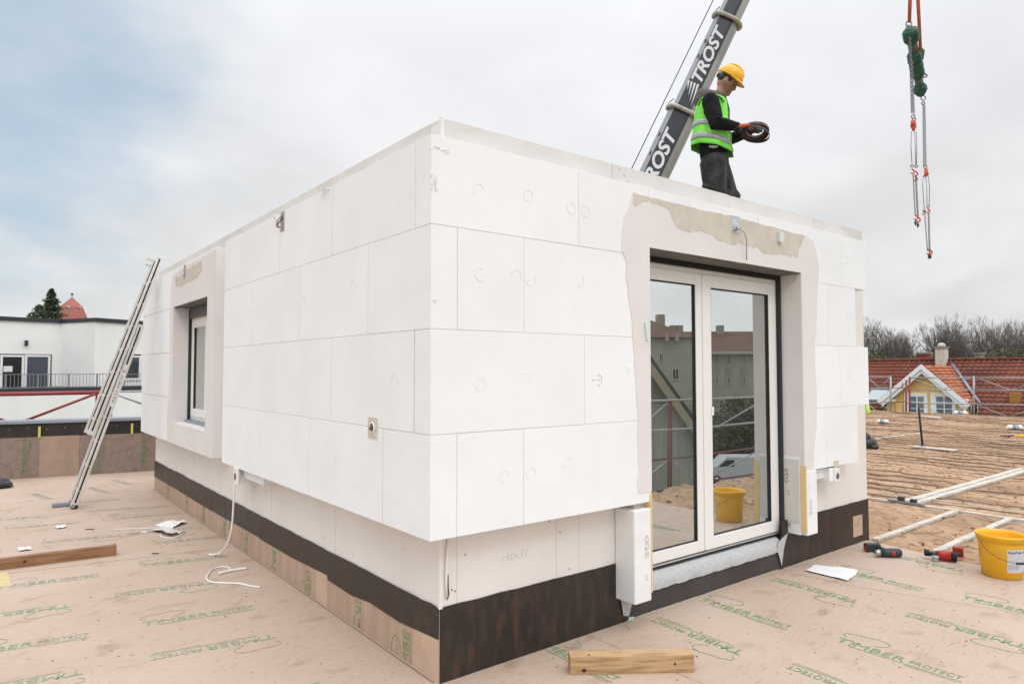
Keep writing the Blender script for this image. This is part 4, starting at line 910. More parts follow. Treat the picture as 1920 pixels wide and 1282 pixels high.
p_ = pl(1912, 820, 2, 0); m = MB(); m.tube([(-.10, .10, .03), (.05, -.05, .04), (.3, -.5, .04)], [.02, .028, .028], 8); o = m.build('tool_handle', 'yellowp'); o.location = (p_.x, p_.y, 0)
m = MB(); m.tube([(-.30, .30, .03), (-.09, .09, .035)], [.008, .022], 8); m.build('tool_grip', 'black', o); tag(o, 'yellow handled tool with black grip on the substrate at the right edge', 'tool')
m = MB(); q = [pl(1728, 783, 2, 0), pl(1764, 786, 2, 0)]; m.tube([q[0]+Vector((0, 0, .03)), q[1]+Vector((0, 0, .03))], .05, 4); o = m.build('pale_board', bat); tag(o, 'pale board lying far out below the right window of the yellow house', 'board')
for k_, (px, py, s) in enumerate(((1657, 881, .06), (1640, 826, .05))):
    p_ = pl(px, py, 2, 0); m = MB(); rr = random.Random(px)
    for i in range(40):
        a_ = rr.uniform(0, 6.28); r1 = rr.uniform(.3, 1)*s; b0 = Vector((p_.x+rr.gauss(0, s*.4), p_.y+rr.gauss(0, s*.6), -.01)); m.add([b0, b0+Vector((.006, .004, 0)), b0+Vector((math.cos(a_)*r1, math.sin(a_)*r1, .03+rr.random()*.03))], [(0, 1, 2)])
    o = m.build('grass_tuft', mk('sprout%d' % k_, (.16, .24, .06), rough=.8), recalc=False); tag(o, ['green sprout growing from the substrate right of the building', 'pale green sprout beside the black bag'][k_], 'plant')

# ------------------------------------------------------------------ bucket
BX, BY = 4.245, -1.115
BK = thing('bucket', 'yellow plastic bucket with a white label standing at the deck edge', 'bucket', (BX, BY, 0))
m = MB(); pr = [(0, .012), (.118, .012), (.120, 0), (.128, .004), (.148, .255), (.150, .262), (.158, .264), (.160, .292), (.164, .296), (.166, .306), (.162, .312), (.157, .310), (.150, .285), (.128, .02), (0, .018)]
m.lathe(pr, n=56); m.build('bucket_body', 'yellowp', BK)
dc = (Vector((CAM.x, CAM.y, 0))-Vector((BX, BY, 0))).normalized(); A0 = math.atan2(dc.y, dc.x)
def on_b(ang, z, off=.0012): r_ = .128+(.148-.128)*(z-.004)/.251+off; return Vector((r_*math.cos(A0+ang), r_*math.sin(A0+ang), z))
m = MB(); vs = []; fs = []; n = 16
la, lb2 = R(14), R(80)
for i in range(n+1):
    a_ = la+(lb2-la)*i/n
    for z in (.055, .225): vs.append(on_b(a_, z))
for i in range(n): fs.append((2*i, 2*i+2, 2*i+3, 2*i+1))
m.add(vs, fs, 0, True); lab = m.build('label', mk('label_white', (.58, .60, .64), rough=.5), BK)
def btext(m, txt, a0, z0, h, wang, bold=0):
    vs, fs, W_ = glyphs(txt, bold); m.add([on_b(a0+wang*v[0]/W_, z0+v[1]*h/.69, .002) for v in vs], fs)
m = MB(); btext(m, 'StoPuk 4', R(16), .195, .019, R(50), .02); m.build('lettering', mk('ink', (.05, .05, .10), rough=.6), BK)
m = MB()
for zz in (.105, .09, .078): btext(m, '0,5l  24', R(17), zz, .009, R(28))
m.build('small_print', mk('ink2', (.30, .32, .36), rough=.6), BK)
m = MB(); hp = []
for i in range(21):
    t = i/20; a_ = R(-52)+R(180)*t*.999; r_ = .163+.02*math.sin(math.pi*t); z = .262-.125*math.sin(math.pi*t)**.8; hp.append(Vector((r_*math.cos(A0+a_), r_*math.sin(A0+a_), z)))
m.tube(hp, .0025, 6); m.build('wire_handle', mk('wire_rust', (.22, .12, .08), rough=.5, metal=.5), BK)
m = MB(); m.tube([hp[9], hp[10], hp[11], hp[12]], .008, 10); m.build('grip', 'black', BK)

# ------------------------------------------------------------------ cordless drill (lying on its side)
def Mloc(p_, ax, ay):
    ax = Vector(ax).normalized(); az = Vector((0, 0, 1)); ay_ = az.cross(ax)
    return Matrix(((ax.x, ay_.x, 0, p_.x), (ax.y, ay_.y, 0, p_.y), (ax.z, 0, 1, p_.z), (0, 0, 0, 1)))
q0 = pl(1640, 1044, 2, 0); q1 = pl(1684, 1044, 2, 0); dv = (q1-q0).normalized()
DR = thing('cordless_drill', 'dark cordless drill lying on its side by the right building corner', 'drill', (q0.x, q0.y, 0), math.atan2(dv.y, dv.x)); DR.scale = (1.12, 1.12, 1.12)
LD_ = (q1-q0).length
X = lambda t: t*LD_
def cyl(m, x0, x1, r0, r1, y=0, z=None, n=18, mi=0): m.loft([((x0, y, z), (0, 1, 0), (0, 0, 1), r0, r0), ((x1, y, z), (0, 1, 0), (0, 0, 1), r1, r1)], n, mi)
zc_ = .032
m = MB(); m.loft([((X(.30), 0, zc_), (0, 1, 0), (0, 0, 1), .024, .024), ((X(.36), 0, zc_), (0, 1, 0), (0, 0, 1), .029, .030), ((X(.70), 0, zc_), (0, 1, 0), (0, 0, 1), .031, .032), ((X(.95), 0, zc_), (0, 1, 0), (0, 0, 1), .030, .031), ((X(1.0), 0, zc_), (0, 1, 0), (0, 0, 1), .022, .024)], 20)
m.build('motor_housing', 'toolgrey', DR)
m = MB(); m.loft([((X(.0), 0, zc_), (0, 1, 0), (0, 0, 1), .010, .010), ((X(.05), 0, zc_), (0, 1, 0), (0, 0, 1), .020, .020), ((X(.20), 0, zc_), (0, 1, 0), (0, 0, 1), .026, .026)], 16); m.build('chuck', 'toolsteel', DR)
m = MB(); cyl(m, X(.20), X(.30), .0265, .0265, 0, zc_); m.build('torque_ring', 'black', DR)
m = MB(); m.tube([(X(-.28), 0, zc_), (X(0), 0, zc_)], .0025, 6); m.build('drill_bit', 'toolsteel', DR)
m = MB(); m.loft([((X(.58), .02, zc_), (1, 0, 0), (0, 0, 1), .024, .020), ((X(.55), .08, zc_), (1, 0, 0), (0, 0, 1), .020, .017), ((X(.52), .135, zc_+.002), (1, 0, 0), (0, 0, 1), .021, .018)], 14); m.build('handle', 'toolgrey', DR)
m = MB(); m.box((X(.04), .125, .005), (X(.60), .175, .062)); m.build('battery', 'toolgrey', DR, bevel=.006)
m = MB(); m.box((X(.03), .13, .010), (X(.06), .17, .05)); m.loft([((X(.64), -.030, zc_), (1, 0, 0), (0, 0, 1), .018, .018), ((X(.64), -.0335, zc_), (1, 0, 0), (0, 0, 1), .016, .016)], 16); m.build('red_badge', mk('tool_red', (.40, .02, .03), rough=.4), DR)

# red screw gun
q0 = pl(1733, 1046, 2, 0); q1 = pl(1795, 1054, 2, 0); dv = (q1-q0).normalized(); LG = (q1-q0).length
G = thing('screw_gun', 'red and black screw gun lying on the deck left of the bucket', 'screw gun', (q0.x, q0.y, 0), math.atan2(dv.y, dv.x))
X = lambda t: t*LG
z1 = .042
m = MB(); m.loft([((X(0), 0, z1+.008), (0, 1, 0), (0, 0, 1), .020, .022), ((X(.02), 0, z1+.008), (0, 1, 0), (0, 0, 1), .026, .028), ((X(.17), 0, z1+.004), (0, 1, 0), (0, 0, 1), .024, .025)], 18); m.build('nose_piece', 'black', G)
m = MB(); m.loft([((X(.15), 0, z1), (0, 1, 0), (0, 0, 1), .015, .016), ((X(.28), 0, z1), (0, 1, 0), (0, 0, 1), .016, .018), ((X(.42), 0, z1), (0, 1, 0), (0, 0, 1), .030, .032)], 18); m.build('gear_neck', 'toolgrey', G)
m = MB(); m.loft([((X(.40), 0, z1), (0, 1, 0), (0, 0, 1), .033, .034), ((X(.50), 0, z1), (0, 1, 0), (0, 0, 1), .036, .037), ((X(.82), 0, z1), (0, 1, 0), (0, 0, 1), .037, .038)], 20, p=2.6); m.build('motor_housing', 'redplastic', G)
m = MB(); m.loft([((X(.80), 0, z1), (0, 1, 0), (0, 0, 1), .036, .037), ((X(.97), 0, z1), (0, 1, 0), (0, 0, 1), .037, .038), ((X(1.0), 0, z1), (0, 1, 0), (0, 0, 1), .030, .030)], 20); m.build('end_cap', 'black', G)
m = MB(); m.loft([((X(.86), .02, z1), (1, 0, 0), (0, 0, 1), .020, .016), ((X(.98), .10, z1), (1, 0, 0), (0, 0, 1), .018, .014), ((X(1.06), .15, z1), (1, 0, 0), (0, 0, 1), .022, .016)], 14); m.build('handle', 'black', G)
m = MB(); m.box((X(.86), .155, .006), (X(1.20), .205, .085)); m.build('battery', 'redplastic', G, bevel=.007)
# small tin
c_ = pl(1754, 1052, 2, 0)
T_ = thing('bit_tin', 'small silver tin with green trim between the drill and the screw gun', 'tin', (c_.x, c_.y, 0))
m = MB(); m.lathe([(0, 0), (.022, 0), (.024, .003), (.024, .036), (.022, .040), (0, .040)], n=24); m.build('tin_body', mk('tin', (.48, .50, .45), (.25, .32, .25), 60, rough=.35, metal=.6), T_)
m = MB(); m.lathe([(.0245, .028), (.0255, .030), (.0255, .040), (.024, .043), (.0, .043)], n=24); m.build('lid', mk('tinlid', (.40, .45, .38), rough=.4, metal=.4), T_)
# ------------------------------------------------------------------ worker
WP = Vector((3.80, 1.0, 2.66)); WRZ = R(-62)
PN = thing('person', 'worker in yellow helmet and green high-visibility vest standing on the roof, holding a coiled strap', 'person', WP, WRZ)
X_, Y_, Z_ = Vector((1, 0, 0)), Vector((0, 1, 0)), Vector((0, 0, 1))
def limb(m, pts, n=18):
    """pts: (centre, radius_a, radius_b)"""
    C = [Vector(p[0]) for p in pts]; rings = []
    for i, p in enumerate(pts):
        t = (C[min(i+1, len(C)-1)]-C[max(i-1, 0)]).normalized(); a = Y_.copy() if abs(t.y) < .85 else X_.copy()
        a = (a-t*a.dot(t)).normalized(); b = t.cross(a).normalized(); rings.append((C[i], a, b, p[1], p[2]))
    m.loft(rings, n); m.ell(C[0], (pts[0][1], pts[0][1], pts[0][1])); m.ell(C[-1], (pts[-1][1],)*3)
def solid(m, name, mat, vox, parent=PN, smooth=0):
    o = m.build(name, mat, parent); r_ = o.modifiers.new('r', 'REMESH'); r_.mode = 'VOXEL'; r_.voxel_size = vox; r_.use_smooth_shade = True
    s_ = o.modifiers.new('s', 'SMOOTH'); s_.iterations = 3+smooth; s_.factor = .5; return o
skin = mk('skin', (.50, .28, .19), (.44, .23, .15), scale=30, rough=.55, spec=.35)
# stubble low on the face, in object space
nt = skin.node_tree; N = nt.nodes; L = nt.links; b = N['Principled BSDF']; base = b.inputs['Base Color'].links[0].from_socket
tc = N.new('ShaderNodeTexCoord'); vd = N.new('ShaderNodeVectorMath'); vd.operation = 'DISTANCE'; L.new(tc.outputs['Object'], vd.inputs[0]); vd.inputs[1].default_value = (.105, 0, 1.615)
mr = N.new('ShaderNodeMapRange'); mr.inputs[1].default_value = .095; mr.inputs[2].default_value = .065; mr.inputs[3].default_value = 0; mr.inputs[4].default_value = .72; L.new(vd.outputs['Value'], mr.inputs[0])
nz = N.new('ShaderNodeTexNoise'); nz.inputs['Scale'].default_value = 300; ml = N.new('ShaderNodeMath'); ml.operation = 'MULTIPLY'; L.new(mr.outputs[0], ml.inputs[0]); L.new(nz.outputs['Fac'], ml.inputs[1])
ml2 = N.new('ShaderNodeMath'); ml2.operation = 'MULTIPLY'; ml2.inputs[1].default_value = 1.6; L.new(ml.outputs[0], ml2.inputs[0])
mx = N.new('ShaderNodeMix'); mx.data_type = 'RGBA'; L.new(ml2.outputs[0], mx.inputs[0]); L.new(base, mx.inputs[6]); mx.inputs[7].default_value = (.10, .055, .035, 1); L.new(mx.outputs[2], b.inputs['Base Color'])

HC = Vector((.100, 0, 1.690)); HR = Matrix.Rotation(R(37), 3, 'Y')     # head bowed forward
def hp_(x, y, z): return HC+HR @ Vector((x, y, z))
m = MB()
m.ell(HC, (.098, .076, .115), 22, 14, mat=HR)                    # cranium
m.ell(hp_(.030, 0, -.055), (.068, .058, .075), 18, 12, mat=HR)     # jaw
m.ell(hp_(.080, 0, -.108), (.022, .022, .018), 10, 7, mat=HR)      # chin
m.ell(hp_(.098, 0, -.030), (.016, .013, .026), 10, 7, mat=HR)      # nose
m.ell(hp_(.108, 0, -.045), (.012, .016, .010), 10, 7, mat=HR)
m.ell(hp_(.086, 0, .006), (.014, .050, .010), 12, 7, mat=HR)       # brow
m.ell(hp_(.076, 0, -.080), (.022, .030, .030), 12, 8, mat=HR)
for s in (-1, 1):
    m.ell(hp_(-.005, .078*s, -.022), (.018, .010, .030), 10, 7, mat=HR)
    m.ell(hp_(.062, .045*s, -.035), (.025, .018, .020), 10, 7, mat=HR)
limb(m, [((-.01, 0, 1.44), .058, .060), ((.02, 0, 1.53), .054, .056), ((.06, 0, 1.64), .056, .058)])
# trunk, limbs (one continuous skin under the clothes)
m.loft([((-.03, 0, .86), Y_, X_, .15, .10), ((-.03, 0, .96), Y_, X_, .165, .11), ((-.035, 0, 1.12), Y_, X_, .145, .10), ((-.045, 0, 1.32), Y_, X_, .175, .115), ((-.04, 0, 1.44), Y_, X_, .17, .09), ((-.02, 0, 1.49), Y_, X_, .08, .06)], 22)
SH = {s: Vector((-.045, s*.195, 1.44)) for s in (-1, 1)}
EL = {-1: Vector((.02, -.265, 1.20)), 1: Vector((.06, .255, 1.19))}
WR = {-1: Vector((.190, -.170, 1.165)), 1: Vector((.27, .10, 1.185))}
for s in (-1, 1):
    limb(m, [(SH[s], .055, .06), (SH[s].lerp(EL[s], .5), .047, .050), (EL[s], .038, .040), (EL[s].lerp(WR[s], .35), .040, .038), (WR[s], .026, .024)])
    hipv = Vector((-.03, s*.09, .90)); kn = Vector((-.015 if s < 0 else .125, s*.11, .52)); an = Vector((-.05 if s < 0 else .06, s*.115, .09))
    limb(m, [(hipv, .085, .09), (hipv.lerp(kn, .5), .075, .08), (kn, .052, .055), (kn.lerp(an, .35), .052, .056), (an, .036, .038)])
    m.ell((.03+(.09 if s > 0 else 0), s*.115, .05), (.125, .045, .045), 14, 8)
body = solid(m, 'body', skin, .0075)
# eyes, brows, hair
m = MB()
for s in (-1, 1): m.ell(hp_(.081, .031*s, -.012), (.010, .013, .006), 8, 6, mat=HR)
m.build('eye', mk('eye_dark', (.03, .02, .018), rough=.3), body)
m = MB()
for s in (-1, 1): m.tube([hp_(.092, .014*s, .008), hp_(.093, .032*s, .012), hp_(.080, .050*s, .006)], .0045, 6)
m.build('eyebrow', mk('brow', (.06, .035, .025), rough=.9), body)
m = MB(); m.ell(hp_(-.012, 0, .012), (.094, .078, .104), 20, 12, mat=HR)
for s in (-1, 1): m.ell(hp_(.025, .066*s, .012), (.028, .012, .035), 10, 7, mat=HR)
m.build('hair', mk('hair_short', (.045, .03, .022), (.09, .06, .045), scale=90, rough=.9), body)
# helmet
hm = mk('helmet_yellow', (.85, .42, .005), rough=.28, spec=.5)
HP_ = thing('helmet', None, None); HP_.parent = PN
m = MB(); prof = []
rings = []
for t in np.linspace(0, 1, 12):
    an = t*math.pi/2; z = .045+.105*math.sin(an); k = math.cos(an)**.75 if t < 1 else .02
    rings.append((hp_(-.004, 0, z-.006), HR @ X_, HR @ Y_, .132*max(k, .03), .108*max(k, .03)))
m.loft(rings, 34); m.loft([(hp_(-.004, 0, .030), HR @ X_, HR @ Y_, .138, .113), (hp_(-.004, 0, .042), HR @ X_, HR @ Y_, .134, .110)], 34)
m.build('helmet_shell', hm, HP_)
m = MB(); vs = []; fs = []; n = 18
for i in range(n+1):
    a_ = R(-75)+R(150)*i/n; ex = .046*math.cos(a_*1.1)**.7 if abs(a_*1.1) < math.pi/2 else 0
    vs += [hp_(-.004+.128*math.cos(a_), .105*math.sin(a_), .040), hp_(-.004+(.134+ex)*math.cos(a_), (.112)*math.sin(a_), .020)]
for i in range(n): fs.append((2*i, 2*i+1, 2*i+3, 2*i+2))
m.add(vs, fs, 0, True); o = m.build('brim', hm, HP_); q = o.modifiers.new('s', 'SOLIDIFY'); q.thickness = .004
m = MB(); m.tube([hp_(-.004+.120*math.sin(a_), 0, .05+.108*math.cos(a_)) for a_ in np.linspace(-1.1, 1.15, 14)], .011, 8)
for s in (-1, 1): m.tube([hp_(-.004+.112*math.sin(a_), .04*s, .045+.103*math.cos(a_)) for a_ in np.linspace(-.9, .9, 12)], .005, 6)
m.build('crown_ridge', hm, HP_)
m = MB(); m.ell(hp_(-.055, -.082, -.006), (.030, .016, .034), 12, 8, mat=HR); m.ell(hp_(-.055, .082, -.006), (.030, .016, .034), 12, 8, mat=HR); m.tube([hp_(-.10, -.06, .0), hp_(-.118, 0, -.01), hp_(-.10, .06, .0)], .010, 8); m.build('head_band', mk('band_black', (.04, .042, .05), rough=.5), HP_)
# hooded jacket
jk = mk('black_fleece', (.012, .012, .014), (.024, .023, .024), scale=9, rough=.95, bump=.4, bscale=30, spec=.1)
m = MB()
m.loft([((-.04, 0, .93), Y_, X_, .178, .128), ((-.04, 0, 1.02), Y_, X_, .185, .138), ((-.04, 0, 1.18), Y_, X_, .182, .135), ((-.05, 0, 1.34), Y_, X_, .200, .135), ((-.045, 0, 1.44), Y_, X_, .190, .112), ((-.025, 0, 1.50), Y_, X_, .10, .085)], 26)
for s in (-1, 1):
    S0, E0, W0 = SH[s], EL[s], WR[s]
    limb(m, [(S0+Vector((0, 0, .005)), .075, .082), (S0.lerp(E0, .35), .076, .080), (S0.lerp(E0, .75)+Vector((0, 0, -.004)), .070, .073), (E0+Vector((-.012, 0, -.008)), .068, .066), (E0.lerp(W0, .4), .060, .058), (E0.lerp(W0, .75), .050, .048), (W0, .045, .043)])
    for q in (.3, .52, .72, .9): m.ell(S0.lerp(E0, q)+Vector((.03, -.018*1, 0)), (.045, .060, .018), 12, 6, mat=Matrix.Rotation(R(25), 3, 'Y'))
    for q in (.2, .45, .7): m.ell(E0.lerp(W0, q), (.020, .052, .056), 12, 6, mat=Matrix.Rotation(R(-10), 3, 'Y'))
solid(m, 'jacket', jk, .009)
gy = mk('grey_hood', (.135, .115, .108), (.10, .085, .08), scale=18, rough=.95, bump=.4, bscale=40)
m = MB(); m.tube([Vector((-.03+.115*math.cos(a_), .112*math.sin(a_), 1.540-.022*math.cos(a_)+.02*math.cos(2*a_))) for a_ in np.linspace(R(38), R(322), 22)], [.036+.030*math.sin(math.pi*i/21) for i in range(22)], 12)
m.ell((-.140, 0, 1.515), (.080, .135, .080), 16, 10)
for s in (-1, 1): m.tube([(.062, .062*s, 1.50), (.088, .040*s, 1.42), (.092, .032*s, 1.28), (.100, .028*s, 1.10)], [.030, .024, .018, .014], 10)
solid(m, 'hood', gy, .008)
# vest: open-fronted shell with a large arm hole
def vest_pt(t, z):
    """t 0..1 round the body from the right front edge over the back to the left front edge"""
    a_ = R(-22)-t*R(316); k = (z-.95)/.60
    hem = 1.0-max(0, min(1, k))
    rx = .155+.060*hem**1.3; ry = .212+.030*hem
    sh = max(0, (z-1.40)/.13); rx *= 1-.18*sh**2; ry *= 1-.30*sh**2
    cx_ = -.045-.02*hem
    fold = .007*math.sin(a_*9+z*6)*hem
    return Vector((cx_+(rx+fold)*math.cos(a_), (ry+fold)*math.sin(a_), z))
vg = mk('high_vis_green', (.27, .88, .11), (.20, .72, .08), scale=5, rough=.65, bump=.9, bscale=7, spec=.3)
def vshell(name, mat, z0f, z1, n=56, kz=18, off=0.0, parent=PN, hole=True):
    m = MB(); vs = []; fs = []; ok = {}
    for i in range(n+1):
        t = i/n; zz0 = z0f(t)
        for j in range(kz+1):
            z = zz0+(z1(t)-zz0)*j/kz; p = vest_pt(t, z); c_ = Vector((-.045, 0, z)); dv_ = (p-c_).normalized(); vs.append(p+dv_*off)
    for i in range(n):
        for j in range(kz):
            idx = (i*(kz+1)+j, (i+1)*(kz+1)+j, (i+1)*(kz+1)+j+1, i*(kz+1)+j+1); c_ = sum((Vector(vs[q]) for q in idx), Vector())/4
            if hole and abs(abs(c_.y)-.21) < .10 and ((c_.x+.03)/.075)**2+((c_.z-1.375)/.135)**2 < 1: continue
            fs.append(idx)
    m.add(vs, fs, 0, True); o = m.build(name, mat, parent, recalc=False); q = o.modifiers.new('s', 'SOLIDIFY'); q.thickness = .004; q.offset = 1; return o
hemf = lambda t: .955+.11*(math.sin(math.pi*t)**1.0)
V_ = vshell('vest', vg, hemf, lambda t: 1.525)
# shoulder straps
m = MB(); vs = []; fs = []
for s in (-1, 1):
    b0 = len(vs)
    for i in range(9):
        q = i/8; a_ = math.pi*q; x = -.045+.125*math.cos(a_); z = 1.44+.082*math.sin(a_)
        vs += [(x, .085*s, z+.01), (x*.97, .135*s, z-.002), (x*.95, .185*s, z-.022)]
    for i in range(8):
        for j in range(2): fs.append((b0+3*i+j, b0+3*i+j+1, b0+3*i+j+4, b0+3*i+j+3))
m.add(vs, fs, 0, True); o = m.build('shoulder_strap', vg, V_); q = o.modifiers.new('s', 'SOLIDIFY'); q.thickness = .008; q.offset = 1
rf = mk('reflective_tape', (.42, .42, .43), (.36, .36, .38), scale=40, rough=.35, metal=.2)
vshell('reflective_band', rf, lambda t: hemf(t)+.055, lambda t: hemf(t)+.105, kz=3, off=.006, parent=V_, hole=False)
vshell('reflective_band', rf, lambda t: hemf(t)+.185, lambda t: hemf(t)+.230, kz=3, off=.006, parent=V_, hole=False)
# trousers
tr = mk('work_trousers', (.026, .025, .024), (.085, .082, .076), scale=9, stretch=(1, 1, .5), rough=.95, bump=1.0, bscale=11, lo=.42, hi=.70)
m = MB()
m.loft([((-.035, 0, .80), Y_, X_, .165, .12), ((-.035, 0, .90), Y_, X_, .178, .135), ((-.035, 0, 1.02), Y_, X_, .165, .12)], 26)
for s in (-1, 1):
    hipv = Vector((-.035, s*.10, .88)); kn = Vector((-.015 if s < 0 else .085, s*.125, .53)); an = Vector((-.05 if s < 0 else .04, s*.12, .12))
    limb(m, [(hipv, .105, .13), (hipv.lerp(kn, .35), .104, .122), (hipv.lerp(kn, .75), .098, .108), (kn, .092, .106), (kn.lerp(an, .15), .090, .098), (kn.lerp(an, .6), .072, .078), (an, .068, .075)])
    rr = random.Random(4+s)
    for q in (.12, .3, .55, .8): m.ell(hipv.lerp(kn, q)+Vector((rr.uniform(-.02, .03), 0, 0)), (.122, .112, .020), 14, 6, mat=Matrix.Rotation(R(rr.uniform(-35, 35)), 3, 'Y'))
    m.ell(kn+Vector((.045, 0, .05)), (.062, .080, .060), 14, 8)
solid(m, 'trousers', tr, .010)
m = MB()
for s in (-1, 1): m.loft([((-.06+(.11 if s > 0 else 0), s*.12, .0), Y_, X_, .045, .05), ((-.06+(.11 if s > 0 else 0), s*.12, .02), Y_, X_, .048, .055), ((-.05+(.11 if s > 0 else 0), s*.12, .14), Y_, X_, .05, .06)], 14); m.ell((.035+(.11 if s > 0 else 0), s*.12, .045), (.14, .052, .045), 16, 8)
solid(m, 'boots', mk('boot', (.05, .035, .025), rough=.7), .010)
m = MB(); m.tube([(-.06, -.20, 1.005), (-.02, -.205, .99), (.02, -.195, .995)], [.012, .016, .012], 8); m.build('glove_tip', rf, PN)
# gloved hands: palm, four unequal bent fingers and a thumb
gl = mk('orange_glove', (.62, .13, .03), (.50, .10, .02), scale=30, rough=.8, bump=.4, bscale=60); gd = mk('dark_glove', (.05, .055, .05), rough=.8)
def hand(W0, fwd, down, side, mat1, mat2, curl=1.0):
    fwd = Vector(fwd).normalized(); side = Vector(side).normalized(); dn = Vector(down).normalized()
    m = MB(); pc = W0+fwd*.045
    m.loft([(W0-fwd*.025, side, dn, .036, .030), (W0, side, dn, .034, .024), (W0+fwd*.03, side, dn, .042, .020), (W0+fwd*.075, side, dn, .044, .017), (W0+fwd*.09, side, dn, .040, .013)], 16, p=2.6)
    for k, (off, L_) in enumerate(((-.030, .070), (-.010, .080), (.010, .076), (.029, .060))):
        b0 = W0+fwd*.082+side*off; c1 = b0+fwd*(L_*.42)+dn*.012*curl; c2 = c1+fwd*(L_*.22)+dn*L_*.36*curl; c3 = c2-fwd*(L_*.10)+dn*L_*.30*curl
        m.tube([b0, c1, c2, c3], [.0115, .0108, .0102, .0085], 8)
    t0 = W0+fwd*.025-side*.036; m.tube([t0, t0+fwd*.026-side*.018+dn*.010, t0+fwd*.055-side*.020+dn*.026], [.014, .012, .0095], 8)
    o = solid(m, 'glove', mat1, .0045); o.modifiers['s'].iterations = 1
    m = MB(); m.loft([(W0-fwd*.05, side, dn, .040, .036), (W0-fwd*.01, side, dn, .039, .030)], 14); m.loft([(W0+fwd*.01+dn*.012, side, dn, .036, .018), (W0+fwd*.075+dn*.010, side, dn, .036, .014)], 12); m.build('glove_palm', mat2, o)
hand(WR[-1]+Vector((.02, 0, 0)), (.86, .30, .12), (-.05, .25, -.95), (.25, -.92, -.25), gl, gd, .8)
hand(WR[1]+Vector((.01, 0, .005)), (.75, -.50, .05), (-.05, .1, -1), (-.5, -.8, 0), gd, gd, .7)
# coiled strap
CO = Vector((.345, -.055, 1.135)); nn = Vector((-.05, -.36, -.93)).normalized(); a1 = Vector((1, 0, -.08)); a1 = (a1-nn*a1.dot(nn)).normalized(); b1 = nn.cross(a1)
CS = thing('coiled_strap', 'coil of dark brown webbing strap held in the hands of the worker on the roof', 'strap coil', WP, WRZ)
m = MB(); rr = random.Random(3)
brs = mk('brown_strap', (.055, .035, .028), (.10, .07, .055), scale=40, rough=.7)
def ringband(r_, off, w_, tilt=0, ca=Vector()):
    vs = []; fs = []; n = 44
    for i in range(n):
        a_ = 2*math.pi*i/n; dvec = a1*math.cos(a_)+b1*math.sin(a_); rj = r_*(1+.02*math.sin(3*a_+off*90))
        p = CO+ca+dvec*rj+nn*(off+tilt*math.cos(a_-.5)); vs += [p-nn*w_/2, p+nn*w_/2, p+nn*w_/2-dvec*.004, p-nn*w_/2-dvec*.004]
    for i in range(n):
        k = (i+1) % n
        for j in range(4): fs.append((4*i+j, 4*i+(j+1) % 4, 4*k+(j+1) % 4, 4*k+j))
    m.add(vs, fs, 0, True)
for i in range(11): ringband(.084+.0042*i, rr.uniform(-.006, .006), .030)
m.build('coil', brs, CS)
m = MB(); ringband(.128, .035, .026, .022, Vector((.004, 0, 0))); ringband(.118, .022, .024, .012); m.build('loose_loop', brs, CS)

# ------------------------------------------------------------------ crane boom
def axp(y, D=17.0): return dep(1256+(267-y)*.474, y, D)
pA, pB = axp(330), axp(0); ax = (pB-pA).normalized(); vw = -(ray(1305, 165)).normalized(); dd = (vw-ax*vw.dot(ax)).normalized(); ss = ax.cross(dd); ss = -ss if ss.dot(CR) < 0 else ss
CRN = thing('mobile_crane', 'dark telescopic crane boom with white lettering rising behind the worker', 'crane', (pA.x, pA.y, 0))
CRN.location = (0, 0, 0)
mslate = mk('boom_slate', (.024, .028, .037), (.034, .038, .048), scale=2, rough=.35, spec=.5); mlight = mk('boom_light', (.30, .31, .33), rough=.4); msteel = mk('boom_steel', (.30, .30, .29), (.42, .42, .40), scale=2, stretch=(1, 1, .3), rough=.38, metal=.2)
cream = mk('boom_collar', (.50, .48, .41), (.36, .34, .28), scale=6, rough=.5); wlet = mk('white_letters', (.74, .75, .76), rough=.5)
def bsec(name, y0, y1, wd, dz=0):
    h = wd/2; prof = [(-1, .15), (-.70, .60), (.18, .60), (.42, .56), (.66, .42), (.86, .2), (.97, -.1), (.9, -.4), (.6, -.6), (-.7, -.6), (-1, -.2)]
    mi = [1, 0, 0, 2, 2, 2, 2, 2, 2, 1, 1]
    p0, p1 = axp(y0), axp(y1); m = MB(); k = len(prof)
    vs = [p+ss*(a*h)+dd*(c*h) for p in (p0, p1) for a, c in prof]
    for j in range(k): m.add(vs, [(j, (j+1) % k, k+(j+1) % k, k+j)], mi[j])
    m.add(vs, [tuple(range(k)), tuple(k+j for j in range(k))], 1)
    return m.build(name, [mslate, mlight, msteel], CRN)
def collar(y, wd):
    h = wd/2; p = axp(y); prof = [(-1.08, -.25), (-1.10, .22), (-.74, .72), (.20, .72), (.46, .68), (.74, .54), (.98, .28), (1.10, -.10), (1.02, -.48), (.7, -.72), (-.75, -.72)]
    m = MB(); pts = [p+ss*(a*h)+dd*(c*h) for a, c in prof[:9]]; m.tube(spl(pts, 5), .052, 10); o = m.build('boom_collar', cream, CRN)
    m = MB(); m.tube([p+ss*(-1.08*h)+dd*(.2*h)-ax*.05, p+ss*(-1.2*h)+ax*.10, p+ss*(-1.0*h)+ax*.26], .02, 6); m.build('bracket', msteel, o)
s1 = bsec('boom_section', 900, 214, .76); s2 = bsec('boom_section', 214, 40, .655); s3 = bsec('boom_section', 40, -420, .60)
collar(214, .76); collar(40, .655)
m = MB(); m.tube([axp(700)-ss*.62+dd*.2, axp(-300)-ss*.50+dd*.2], .012, 5); m.build('hoist_rope', 'black', CRN)
m = MB()
